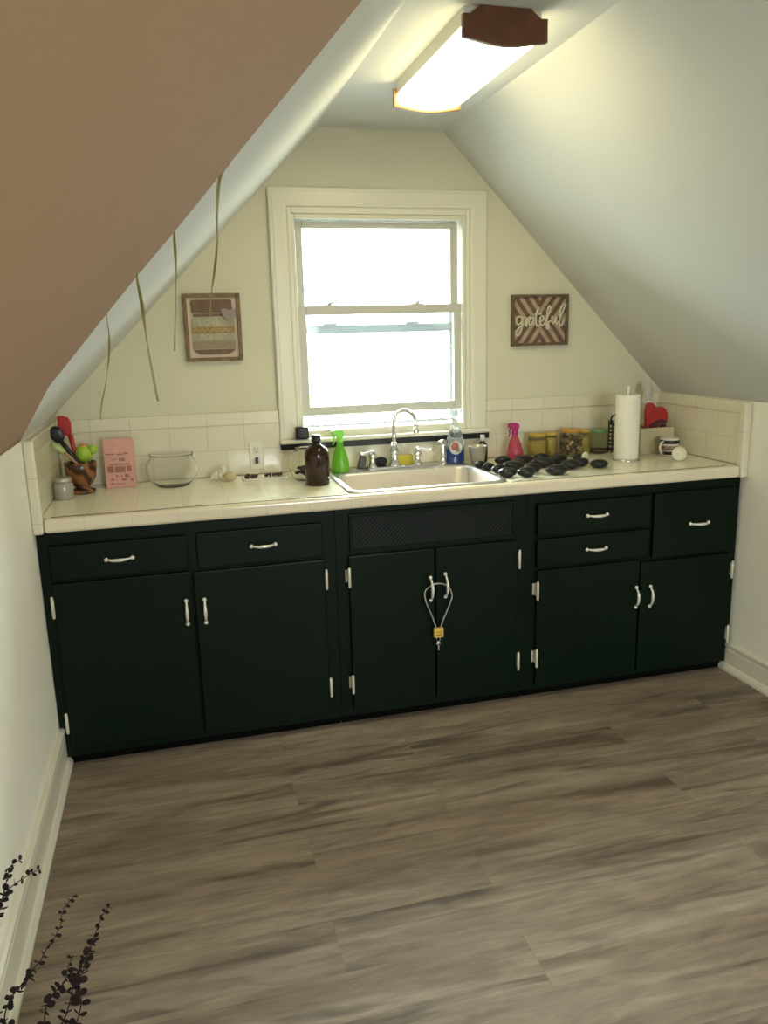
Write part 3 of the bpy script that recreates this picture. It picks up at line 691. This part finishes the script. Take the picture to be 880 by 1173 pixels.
# fish bowl
b = MB(); b.lathe(glassprof([(.060, 0), (.066, .006), (.092, .030), (.105, .062), (.100, .092), (.082, .112), (.084, .122), (.087, .126)], .003), (.457, -.135, CT), 40)
tag(b.build('glass_bowl', m_glass, loc=(.457, -.135, CT)), 'large clear glass bowl beside the pink bag', 'bowl')
# crumpled tissue with sea sponge
t = thing('crumpled_tissue', (.655, -.105, CT), 'crumpled white tissue around a tan lump below the backsplash', 'tissue')
b = MB(); rnd = random.Random(2)

rnd = random.Random(9); G = {}
for i in range(15):
    for j in range(13):
        u, v = i/14*2-1, j/12*2-1; rr = math.hypot(u, v)
        hgt = .050*max(0, 1-rr*.72)*(.65+.35*math.sin(5*u+2*v)*math.cos(4*v))+.010*abs(math.sin(9*u*v+4*u))+rnd.uniform(0, .012)
        G[i, j] = b.bm.verts.new((.648+u*.040*(1-.15*rnd.random()), -.105+v*.030*(1-.15*rnd.random()), CT+.001+hgt))
for i in range(14):
    for j in range(12): b.bm.faces.new((G[i, j], G[i+1, j], G[i+1, j+1], G[i, j+1]))

o = b.build('tissue', mat('white tissue', (.74, .71, .60), .8), t); o.modifiers.new('thick', 'SOLIDIFY').thickness = .0008
b = MB(); b.ball((.684, -.136, CT+.021), .023, .014, .021, jit=.11, seed=11); b.build('tan_lump', mat('tan sponge', (.55, .46, .27), .8, bump=1, bscale=120), t)
# trinket tray
t = thing('trinket_tray', (.82, -.135, CT), 'small white tray with dark trinkets under the wall outlet', 'tray')
b = MB(); b.prism([(.735, -.165), (.905, -.165), (.910, -.16), (.910, -.105), (.905, -.10), (.735, -.10), (.730, -.105), (.730, -.16)], 2, CT, CT+.007); b.build('tray', mat('white porcelain', (.72, .70, .60), .25), t, bevel=.002)
rnd = random.Random(5)
for cx_, w2 in ((.770, .024), (.858, .034)):
    b = MB()
    for i in range(16): b.ball((cx_+rnd.uniform(-w2, w2), -.132+rnd.uniform(-.018, .018), CT+.012+rnd.uniform(0, .004)), rnd.uniform(.0045, .007), n=8, k=5, jit=.1, seed=i)
    o = b.build('trinkets', mat('dark trinkets', (.06, .035, .022), .5, noise=.6, nscale=90), t); o['kind'] = 'stuff'
# round glass canister
t = thing('round_glass_jar', (.985, -.215, CT), 'round glass jar of dark pebbles behind the amber bottle', 'jar')
b = MB(); b.lathe(glassprof([(.045, 0), (.058, .012), (.070, .040), (.072, .066), (.066, .095), (.050, .118), (.042, .124), (.043, .130)], .003), (.985, -.215, CT), 36); b.build('jar_body', m_glass, t)
b = MB(); rnd = random.Random(6)
for i in range(34):
    a = rnd.uniform(0, 2*PI); r = rnd.uniform(0, .043); b.ball((.985+r*math.cos(a), -.215+r*math.sin(a), CT+.018+rnd.uniform(0, .038)), rnd.uniform(.009, .013), rnd.uniform(.008, .011), .007, n=10, k=6, jit=.05, seed=i)
o = b.build('pebbles', mat('dark pebbles', (.035, .037, .037), .4), t); o['kind'] = 'stuff'
# black cube on stool
tag(box(.974, 1.028, -.060, -.021, 1.0525, 1.105).build('black_box', m_black, bevel=.008, seg=3, loc=(1.0, -.04, 1.0525)), 'small black rounded box on the left end of the window sill', 'box')
# amber bottle
t = thing('amber_bottle', (1.006, -.345, CT), 'amber glass bottle with black cap at the sink edge', 'bottle')
b = MB(); b.lathe([(0, 0), (.044, 0), (.048, .005), (.048, .118), (.046, .130), (.039, .143), (.028, .152), (.018, .157), (.0155, .162), (.0155, .172), (0, .172)], (1.006, -.345, CT), 36)
def amber():
    m = bpy.data.materials.new('amber glass'); m.use_nodes = True; nt = m.node_tree; bs = nt.nodes['Principled BSDF']
    bs.inputs['Base Color'].default_value = (.040, .012, .003, 1); bs.inputs['Roughness'].default_value = .06; bs.inputs['Transmission Weight'].default_value = .55; bs.inputs['IOR'].default_value = 1.45; return m
b.build('bottle_body', amber(), t)
b = MB(); b.lathe([(0, .170), (.0185, .170), (.0190, .173), (.0185, .194), (.016, .196), (0, .196)], (1.006, -.345, CT), 24); b.build('cap', m_black, t)
# spray bottles
def spray(name, label, x, y, z, s, mbody, mhead, hh, face, body_r=.038):
    t = thing(name, (x, y, z), label, 'spray bottle')
    R = body_r
    b = MB(); b.lathe([(0, 0), (R-.003, 0), (R, .005), (R*.98, .035*s), (R*.72, .078*s), (R*.42, .108*s), (.013, .118*s), (.012, .126*s), (0, .126*s)], (x, y, z), 28); b.build('bottle_body', mbody, t)
    zt = z+.124*s; f = face
    b = MB(); b.lathe([(0, 0), (.0145, 0), (.0145, .016), (.011, .019), (0, .019)], (x, y, zt), 18)
    b.prism([(x-f*.012, zt+.017), (x+f*.010, zt+.017), (x+f*.016, zt+.030), (x+f*.034, zt+.034), (x+f*.034, zt+.048), (x+f*.018, zt+.058*hh), (x-f*.006, zt+.058*hh), (x-f*.018, zt+.046), (x-f*.020, zt+.034)], 1, y-.008, y+.008)
    b.build('spray_head', mhead, t, bevel=.0025)
    b = MB(); b.tube([(x+f*.020, y, zt+.033), (x+f*.026, y, zt+.018), (x+f*.024, y, zt+.002), (x+f*.030, y, zt-.010)], [.0045, .004, .0035, .003], 8); b.build('trigger', mhead, t)
    return t
m_gb = mat('translucent green plastic', (.17, .52, .03), .25, trans=.35); m_gh = mat('bright green plastic', (.22, .68, .07), .35)
spray('spray_bottle', 'bright green spray bottle between amber bottle and faucet', 1.146, -.118, .9165, 1.0, m_gb, m_gh, .9, -1)
m_pb = mat('translucent pink plastic', (.62, .10, .16), .25, trans=.4); m_ph = mat('magenta plastic', (.40, .012, .16), .35)
spray('spray_bottle', 'pink spray bottle standing behind the black stones', 1.951, -.10, CT, .93, m_pb, m_ph, .9, -1, .039)
# blue cleaner bottle
t = thing('cleaner_bottle', (1.668, -.100, .9175), 'clear spray bottle with dark blue liquid and round label behind the sink', 'spray bottle')
x, y, z = 1.668, -.098, .9175
m_cl = mat('clear plastic', (.85, .93, .97), .08, trans=.9, ior=1.3); m_bl = mat('dark blue liquid', (.008, .035, .16), .12, coat=.6)
def ell(prof, c, sy, n=28):
    b = MB(); b.lathe(prof, (0, 0, 0), n)
    for v in b.bm.verts: v.co.y *= sy; v.co += Vector(c)
    return b
ell([(0, 0), (.038, 0), (.042, .006), (.042, .060), (0, .060)], (x, y, z), .72).build('blue_liquid', m_bl, t)
ell([(.042, .0605), (.041, .085), (.036, .110), (.026, .140), (.018, .160), (.013, .180), (.012, .196), (0, .196)], (x, y, z), .72).build('bottle_body', m_cl, t)
b = MB(); b.lathe([(.028, 0), (.028, .0015), (0, .0015)], (x-.008, y-.0315, z+.068), 24, ax=(-.1, -1, 0)); o = b.build('round_label', mat('white label', (.72, .72, .66), .4), t)
b = MB(); b.lathe([(.018, 0), (.018, .0008), (0, .0008)], (x-.013, y-.0335, z+.076), 16, ax=(-.1, -1, 0)); b.build('label_print', mat('reddish print', (.42, .16, .13), .5), o)
b = MB(); b.lathe([(.009, 0), (.009, .0008), (0, .0008)], (x-.001, y-.0340, z+.060), 14, ax=(-.1, -1, 0)); b.build('label_print', mat('grey green print', (.25, .30, .22), .5), o)
m_wp = mat('white plastic', (.78, .80, .78), .3)
zt = z+.192
b = MB(); b.lathe([(0, 0), (.015, 0), (.015, .014), (0, .014)], (x, y, zt), 16); b.prism([(x-.030, zt+.022), (x-.010, zt+.012), (x+.010, zt+.012), (x+.026, zt+.026), (x+.030, zt+.040), (x+.022, zt+.042), (x-.030, zt+.034)], 1, y-.008, y+.008); b.tube([(x-.022, y, zt+.020), (x-.024, y, zt+.004), (x-.032, y, zt-.012)], .0035, 8)
b.build('spray_head', m_cl, t, bevel=.002)
# sponge, scrubber, brush
b = MB(); b.box(-.040, .040, -.012, .012, -.0, .042)
o = b.build('sponge', mat('yellow sponge', (.55, .47, .05), .85, bump=.8, bscale=150), bevel=.005, seg=2); o.location = (1.438, -.072, .9195); o.rotation_euler = (0, 0, .05)
tag(o, 'yellow sponge standing behind the faucet base, right of the spout', 'sponge')
b = MB(); b.ball((0, 0, .021), .030, .012, .021, jit=.04, seed=2)
o = b.build('scrub_pad', mat('black scouring pad', (.012, .012, .014), .8, bump=1, bscale=150)); o.location = (1.332, -.074, .9185); tag(o, 'black scrubbing pad behind the faucet base, left of the spout', 'scrub pad')
b = MB(); b.prism([(1.226, .9185), (1.262, .9185), (1.268, .962), (1.256, .982), (1.242, .975)], 1, -.088, -.070)
tag(b.build('scraper', m_black, bevel=.003, loc=(1.245, -.079, .9185)), 'black pan scraper leaning behind the left faucet handle', 'scraper')
# cup and small bottle
b = MB(); b.lathe([(0, 0), (.024, 0), (.026, .003), (.040, .080), (.0425, .083), (.0415, .086), (.038, .083), (.024, .006), (0, .005)], (1.748, -.162, CT), 30)
tag(b.build('grey_cup', mat('grey metal cup', (.44, .42, .37), .3, metal=.5), loc=(1.748, -.162, CT)), 'tapered grey cup at the right edge of the sink', 'cup')
t = thing('dark_bottle', (1.802, -.085, CT), 'small dark brown bottle with white cap behind the grey cup', 'bottle')
b = MB(); b.lathe([(0, 0), (.021, 0), (.023, .003), (.023, .070), (.016, .084), (.009, .090), (.009, .095), (0, .095)], (1.802, -.085, CT), 22); b.build('bottle_body', mat('very dark brown glass', (.02, .010, .006), .15), t)
b = MB(); b.lathe([(0, .0945), (.0105, .0945), (.0105, .116), (.008, .120), (0, .120)], (1.802, -.085, CT), 16); b.build('cap', m_wp, t)
# jars at the back
m_yg = mat('yellow jar contents', (.50, .37, .06), .5, noise=.12, nscale=60); m_jgl = mat('jar glass', (.80, .82, .62), .06, trans=.95, ior=1.25)
m_nut = mat('mixed nuts', (.20, .11, .06), .6, noise=.5, nscale=90)
def jar(label, x, y, r, h, fillh, mfill, mlid, chunks=None, lidh=.014):
    t = thing('storage_jar', (x, y, CT), label, 'jar', 'storage jars along the backsplash')
    b = MB(); b.lathe([(0, 0), (r-.003, 0), (r, .004), (r, h-.026), (r*.86, h-.016), (r*.86, h-lidh-.0005), (0, h-lidh-.0005)], (x, y, CT), 30); b.build('jar_body', m_jgl, t)
    q = r-.004
    b = MB()
    if chunks:
        rnd = random.Random(12); ms = [mat('nut dark', (.05, .022, .012), .6), mat('nut brown', (.22, .10, .045), .6), mat('nut pale', (.55, .40, .24), .6)]
        for i in range(90):
            a = rnd.uniform(0, 2*PI); rr = q*.80*math.sqrt(rnd.uniform(.3, 1)); b.use(ms[rnd.choice((0, 0, 1, 1, 2))])
            b.ball((x+rr*math.cos(a), y+rr*math.sin(a), CT+.012+rnd.uniform(0, fillh-.016)), .0085, .006, .0075, n=8, k=5, jit=.08, seed=i)
        o = b.build('mixed_nuts', ms[0], t); o['kind'] = 'stuff'
    else:
        b.lathe([(0, .004), (q, .004), (q, fillh), (q*.9, fillh+.003), (0, fillh+.003)], (x, y, CT), 28); b.build('contents', mfill, t)
    b = MB(); b.lathe([(0, h-lidh), (r*.92, h-lidh), (r*.95, h-lidh+.002), (r*.95, h-.002), (r*.90, h), (0, h)], (x, y, CT), 30); b.build('lid', mlid, t)
m_ly = mat('amber yellow lid', (.50, .36, .05), .35); m_lo = mat('orange lid', (.55, .27, .04), .35); m_lg = mat('sea green lid', (.16, .34, .17), .35)
jar('jar of yellow powder, leftmost beside the pink spray bottle', 2.066, -.085, .042, .112, .080, m_yg, m_ly)
jar('narrow jar of yellow powder just left of the nut jar', 2.146, -.055, .033, .110, .082, m_yg, m_ly)
jar('large jar of mixed nuts with orange lid', 2.231, -.095, .050, .126, .100, m_nut, m_lo, chunks=True)
jar('narrow yellow jar just right of the nut jar', 2.318, -.055, .032, .114, .086, m_yg, m_ly)
jar('mostly empty glass jar with sea green lid', 2.391, -.070, .038, .112, .022, mat('brown jar contents', (.12, .055, .02), .5), m_lg)
# grater
t = thing('box_grater', (2.462, -.075, CT), 'narrow black grater behind the paper towel roll', 'grater')
b = MB(); m_gt = mat('dark grater metal', (.05, .05, .045), .4, metal=.5)
for z in range(7):
    zz = CT+.012+z*.019
    b.box(2.446, 2.478, -.092, -.090, zz, zz+.008); b.box(2.446, 2.478, -.060, -.058, zz, zz+.008)
for xx in (2.443, 2.476):
    b.box(xx, xx+.005, -.093, -.088, CT, 1.062); b.box(xx, xx+.005, -.062, -.057, CT, 1.062); b.box(xx, xx+.005, -.088, -.062, CT+.01, CT+.018); b.box(xx, xx+.005, -.088, -.062, 1.04, 1.048)
b.build('grater_body', m_gt, t)
b = MB(); b.tube([(2.446, -.075, 1.045), (2.447, -.075, 1.070), (2.453, -.075, 1.082), (2.462, -.075, 1.085), (2.471, -.075, 1.082), (2.477, -.075, 1.070), (2.478, -.075, 1.045)], .004, 8); b.build('handle', m_black, t)
# paper towel
t = thing('paper_towel_holder', (2.389, -.305, CT), 'upright holder at the right of the counter, carrying a white paper towel roll', 'paper towel holder')
b = MB(); b.lathe([(0, 0), (.056, 0), (.058, .003), (.052, .009), (0, .010)], (2.389, -.305, CT), 32); b.build('base', m_chrome, t)
b = MB(); b.tube([(2.389, -.305, CT+.008), (2.389, -.305, 1.222)], .0045, 10); b.ball((2.389, -.305, 1.228), .008, n=12, k=8); b.build('rod', m_wp, t)
def towel_mat():
    return mat('paper towel', (.80, .77, .66), .85, bump=.6, bscale=120)
b = MB(); b.lathe([(.018, 0), (.051, 0), (.052, .002), (.052, .274), (.051, .276), (.018, .276), (.018, 0)], (2.389, -.305, CT+.011), 40, close=False)
tag(b.build('paper_towel_roll', towel_mat(), loc=(2.389, -.305, CT+.011)), 'white paper towel roll standing on its holder', 'paper towel roll')
# utensil bin
t = thing('utensil_bin', (2.612, -.14, CT), 'cream rectangular bin of kitchen tools in the right corner', 'bin')
b = MB(); bx0, bx1, by0, by1 = 2.528, 2.700, -.200, -.085; h = .120
b.box(bx0, bx1, by0, by1, CT, CT+.005); b.box(bx0, bx1, by0, by0+.005, CT+.005, CT+h); b.box(bx0, bx1, by1-.005, by1, CT+.005, CT+h); b.box(bx0, bx0+.005, by0+.005, by1-.005, CT+.005, CT+h); b.box(bx1-.005, bx1, by0+.005, by1-.005, CT+.005, CT+h)
b.build('bin_body', mat('cream bin', (.56, .50, .30), .5), t, bevel=.0015)
t = thing('oven_mitt', (2.63, -.15, 1.0), 'red mitt shaped with two rounded lobes standing in the cream bin', 'oven mitt')
b = MB(); P = [(2.585, .935), (2.578, 1.02), (2.574, 1.10), (2.578, 1.132), (2.592, 1.143), (2.610, 1.138), (2.626, 1.122), (2.632, 1.112), (2.640, 1.120), (2.658, 1.122), (2.678, 1.108), (2.690, 1.085), (2.686, 1.05), (2.672, 1.02), (2.66, .935)]
b.prism(P, 1, -.165, -.140); b.build('mitt', m_red, t, bevel=.008, seg=3)
b = MB(); b.prism([(2.584, .99), (2.588, 1.038), (2.600, 1.046), (2.625, 1.060), (2.655, 1.066), (2.677, 1.055), (2.672, .99)], 1, -.169, -.1645); b.build('dark_lining', mat('dark red lining', (.09, .012, .014), .6), t, bevel=.001)
t = thing('whisk', (2.650, -.180, .93), 'wire whisk head showing above the front rim of the cream bin', 'whisk')
b = MB()
for k in range(4):
    a = k*PI/4; b.tube([(2.650+.026*math.cos(a)*math.sin(q*PI/12), -.180+.012*math.sin(a)*math.sin(q*PI/12), 1.018+.030*(-math.cos(q*PI/12))) for q in range(13)], .0013, 6)
b.build('wires', m_chrome, t)
b = MB(); b.tube([(2.650, -.18, .925), (2.650, -.18, .992)], .005, 8); b.build('handle', m_steel, t)
t = thing('white_spoon', (2.582, -.118, .93), 'white spoon rising tallest from the cream bin', 'spoon')
b = MB(); b.tube([(2.612, -.118, .93), (2.612, -.118, 1.15)], .006, 10); b.build('handle', m_wp, t)
b = MB(); b.ball((2.612, -.118, 1.186), .022, .009, .045); b.build('spoon_head', mat('pale grey silicone', (.50, .49, .42), .4), t)
t = thing('black_spatula', (2.545, -.130, .93), 'black spatula at the left inside the cream bin', 'spatula')
b = MB(); b.tube([(2.550, -.13, .93), (2.547, -.13, 1.03)], .005, 8); b.build('handle', m_dk, t)
b = MB(); b.prism([(2.542, 1.025), (2.540, 1.098), (2.548, 1.112), (2.558, 1.10), (2.561, 1.025)], 1, -.134, -.126); b.build('spatula_blade', m_dk, t, bevel=.002)
# mug
t = thing('coffee_mug', (2.628, -.272, CT), 'black and white mug in front of the cream bin', 'mug')
m_mw = mat('mug white', (.66, .62, .54), .2, coat=.5)
b = MB(); b.lathe([(0, 0), (.038, 0), (.041, .003), (.042, .008), (.042, .078), (.0425, .083), (.0405, .084), (.0385, .080), (.038, .008), (0, .006)], (2.628, -.272, CT), 32); b.build('mug_body', m_mw, t)
for z0, z1 in ((.010, .024), (.058, .074)):
    b = MB(); b.lathe([(.0422, z0), (.0427, z0+.001), (.0427, z1-.001), (.0422, z1)], (2.628, -.272, CT), 32, close=False); b.build('black_band', m_black, t)
b = MB(); b.lathe([(.0422, .029), (.0425, .030), (.0425, .048), (.0422, .049)], (2.628, -.272, CT), 32, close=False); b.build('print_band', mat('mauve print', (.30, .20, .17), .4, noise=.5, nscale=110), t)
b = MB(); b.tube([(2.628-.038, -.285, CT+.070), (2.628-.060, -.298, CT+.066), (2.628-.070, -.304, CT+.045), (2.628-.060, -.298, CT+.022), (2.628-.038, -.285, CT+.016)], .005, 10); b.build('handle', m_mw, t)
# round dish on edge
b = MB(); ax = Vector((-.50, -.84, .22)); b.lathe([(0, -.012), (.014, -.012), (.022, -.008), (.0285, .002), (.0305, .006), (.0290, .0065), (.0250, .003), (.0235, -.002), (.019, -.006), (.012, -.0085), (.011, -.0065), (0, -.006)], (2.587, -.405, CT+.0305), 32, ax=ax, close=False)
tag(b.build('small_round_dish', mat('cream glazed dish', (.74, .72, .55), .3, bump=.5, bscale=60), loc=(2.587, -.405, CT)), 'small cream round dish standing on edge in front of the mug', 'dish')

# river stones
ST = [(1.727,-.254,.023,'black stone farthest left, against the sink rim'),(1.737,-.319,.024,'small black stone beside the sink rim, second from the left'),(1.752,-.395,.032,'black stone by the sink rim, third along it from the back'),
 (1.748,-.487,.035,'black stone at the front left corner by the sink'),(1.850,-.205,.033,'greyish stone at the back left of the pile'),(1.838,-.345,.044,'wide black stone in the middle left of the pile'),
 (1.944,-.215,.044,'tall black stone at the back of the pile before the pink spray bottle'),(1.822,-.512,.036,'black stone in the front row, second from the sink'),(1.880,-.440,.034,'black stone in the front row, third from the sink'),
 (1.978,-.335,.045,'large black stone in the centre of the pile'),(2.040,-.195,.030,'small black stone at the back before the yellow jars'),(1.955,-.508,.042,'largest front row stone, rightmost of that row'),
 (2.088,-.262,.043,'broad black stone before the nut jar'),(2.066,-.412,.042,'black stone right of centre, front right group'),(2.137,-.378,.032,'black stone between the centre and the far right stone'),
 (2.182,-.440,.034,'black stone farthest right of the pile'),(2.178,-.282,.033,'black stone under the upright white pebble'),(1.884,-.285,.030,'small black stone tucked between back and middle stones')]
m_st = mat('black river stone', (.0085, .009, .010), .30, noise=.25, nscale=25)
m_lt = mat('pale pebble', (.60, .58, .46), .5)
SR = []
for i, (x, y, r, lb) in enumerate(ST):
    rnd = random.Random(40+i); a = rnd.uniform(-.35, .35); ry = r*rnd.uniform(.68, .82); rz = .014+r*.16
    R = Matrix.Rotation(a, 3, 'Z')
    x -= .002; r *= 1.1
    b = MB(); b.ball((0, 0, rz*.93), r, ry, rz, n=20, k=12, rot=R, jit=.025, seed=i)
    zmin = min(v.co.z for v in b.bm.verts)
    for v in b.bm.verts: v.co.z -= zmin
    o = b.build('river_stone', m_st); o.location = (x, y, CT)
    tag(o, lb, 'stone', 'river stones piled right of the sink')
WP = [(1.868, -.150, .014, .011, 'white pebble at the back left of the black stones'), (2.000, -.150, .018, .012, 'white pebble just right of the pink spray bottle base'), (2.030, -.268, .010, .008, 'tiny pale pebble among the black stones at the centre right')]
for i, (x, y, r, rz, lb) in enumerate(WP):
    b = MB(); b.ball((0, 0, rz), r, r*.75, rz, n=14, k=8, jit=.03, seed=i+70); o = b.build('white_pebble', m_lt); o.location = (x, y, CT); tag(o, lb, 'pebble', 'pale pebbles among the black stones')
b = MB(); b.ball((0, 0, .027), .018, .012, .027, n=16, k=10, jit=.02, seed=3, rot=Matrix.Rotation(.12, 3, 'Y'))
o = b.build('white_pebble', m_lt); o.location = (2.172, -.335, CT+.0); tag(o, 'upright white oval pebble in front of the nut jar', 'pebble', 'pale pebbles among the black stones')
b = MB(); b.prism([(1.745, -.575), (1.775, -.560), (1.792, -.545), (1.780, -.540), (1.752, -.556), (1.738, -.568)], 2, CT, CT+.003)
tag(b.build('paper_scrap', mat('white scrap', (.75, .72, .6), .7), loc=(1.765, -.558, CT)), 'small white paper scrap on the counter before the front stones', 'paper')

# ================================================================== EUCALYPTUS in a floor vase (its foot is below the frame)
t = thing('floor_vase', (.120, -1.93, 0), 'dark vase on the floor at the left wall, below the dried stems', 'vase')
b = MB(); b.lathe([(0, 0), (.040, 0), (.055, .01), (.065, .04), (.055, .07), (.045, .085), (.050, .092), (.046, .093), (.042, .085), (.05, .07), (.058, .04), (.05, .014), (0, .012)], (.120, -1.93, 0), 28); b.build('vase_body', mat('dark glaze', (.03, .025, .022), .3), t)
m_leaf = mat('dark dried eucalyptus', (.017, .010, .010), .8, noise=.3, nscale=80, spec=.15)
stems = {
 'A': ([(.126,.517),(.101,.498),(.093,.475),(.084,.449),(.077,.426),(.069,.4),(.056,.366),(.042,.30),(.028,.21),(.040,.13),(.085,.09),(.11,.07)], -1.90, .0095, 'dark eucalyptus stem farthest left, its tip highest against the white wall'),
 'A2': ([(.149,.467),(.128,.457),(.116,.451),(.101,.447),(.082,.433),(.058,.38),(.038,.29),(.030,.19),(.060,.11),(.105,.07)], -1.885, .0095, 'dark eucalyptus stem leaning over the left baseboard, second highest tip'),
 'B': ([(.213,.413),(.187,.388),(.180,.362),(.166,.340),(.151,.326),(.140,.308),(.124,.292),(.114,.269),(.099,.252),(.086,.235),(.072,.213),(.061,.193),(.056,.174),(.070,.13),(.10,.075)], -1.91, .0085, 'thin arching eucalyptus stem crossing the left baseboard'),
 'C1': ([(.273,.377),(.259,.365),(.244,.336),(.229,.306),(.214,.276),(.203,.257),(.190,.222),(.181,.187),(.168,.150),(.150,.114),(.13,.07)], -1.90, .0085, 'longest eucalyptus stem over the floor, reaching farthest right'),
 'C2': ([(.194,.282),(.182,.258),(.177,.237),(.164,.214),(.145,.193),(.134,.169),(.124,.146),(.12,.07)], -1.885, .0100, 'short eucalyptus stem with large round leaves left of the longest one'),
 'C3': ([(.250,.352),(.232,.312),(.217,.276),(.212,.254),(.200,.227),(.191,.199),(.199,.177),(.190,.145),(.165,.11),(.14,.07)], -1.92, .0100, 'eucalyptus stem behind the longest one, dense round leaves low down')}
for si, (k, (P, y, lr, lb)) in enumerate(stems.items()):
    rnd = random.Random(si*7+3); n = len(P)
    pts = [(x, y+.02*math.sin(i*.5+si)*(1 if i < n-3 else 0)-.03*(1 if i >= n-1 else 0)*0, z) for i, (x, z) in enumerate(P)]
    pts[-1] = (pts[-1][0], -1.93+rnd.uniform(-.012, .012), pts[-1][2])
    q = catmull(pts, 4)
    root = thing('eucalyptus_stem', pts[-1], lb, 'dried stem', 'dried eucalyptus stems in the floor vase')
    b = MB(); b.tube(q, [.0007+.0009*i/len(q) for i in range(len(q))], 6); b.build('stem', m_leaf, root)
    b = MB(); acc = 0; nxt = .001
    for i in range(1, len(q)):
        seg = (q[i]-q[i-1]); acc += seg.length
        if acc > nxt and q[i].z > .12:
            f = i/len(q); nxt = acc+.009+.007*f
            d = seg.normalized(); a0 = rnd.uniform(0, 2*PI)
            for s in (0, 1):
                a = a0+s*PI+rnd.uniform(-.4, .4)
                side = Vector((0, 0, 0)); o1 = d.orthogonal().normalized(); o2 = d.cross(o1); side = (o1*math.cos(a)+o2*math.sin(a))
                size = .94*lr*(.50+.36*min(1, f*1.8))*rnd.uniform(.75, 1.15)
                dirn = (side*1.0-d*rnd.uniform(0, .5)).normalized()   # leaf axis; -d points to the tip
                nrm = dirn.cross(Vector((rnd.uniform(-1, 1), rnd.uniform(-1, 1), rnd.uniform(-1, 1)))).normalized(); wv = dirn.cross(nrm)
                c = q[i]+dirn*(size+.001); V = []; ctr = b.bm.verts.new(c+nrm*size*.12)
                for j in range(12):
                    an = 2*PI*j/12; V.append(b.bm.verts.new(c+dirn*size*math.cos(an)+wv*size*.86*math.sin(an)+nrm*size*.15*math.sin(an)**2))
                for j in range(12): b.bm.faces.new((ctr, V[j], V[(j+1) % 12]))
    o = b.build('leaves', m_leaf, root); sf = o.modifiers.new('thick', 'SOLIDIFY'); sf.thickness = .0005

# ================================================================== OUTSIDE
t = thing('tree', (.2, 9, -4.5), 'pale green tree crown seen blown out beyond the window', 'tree')
rnd = random.Random(21)
b = MB(); b.tube([(.2, 9, -4.5), (.25, 9, -1), (.2, 9, .6)], [.18, .13, .07], 10); b.build('trunk', mat('bark', (.20, .15, .10), .8, bump=1, bscale=20), t)
b = MB()
for i in range(1500):
    c = Vector((rnd.gauss(1.3, 1.9), 9+rnd.gauss(0, .7), .45+rnd.gauss(0, .42)+.25*math.sin(i)))
    a = Vector((rnd.uniform(-1, 1), rnd.uniform(-1, 1), rnd.uniform(-1, 1))).normalized(); e = a.orthogonal().normalized(); g_ = a.cross(e); s = rnd.uniform(.05, .10)
    b.face([c-e*s, c+g_*s*.5, c+e*s, c-g_*s*.5])
b.build('leaves', mat('leaf green', (.22, .42, .10), .6), t)
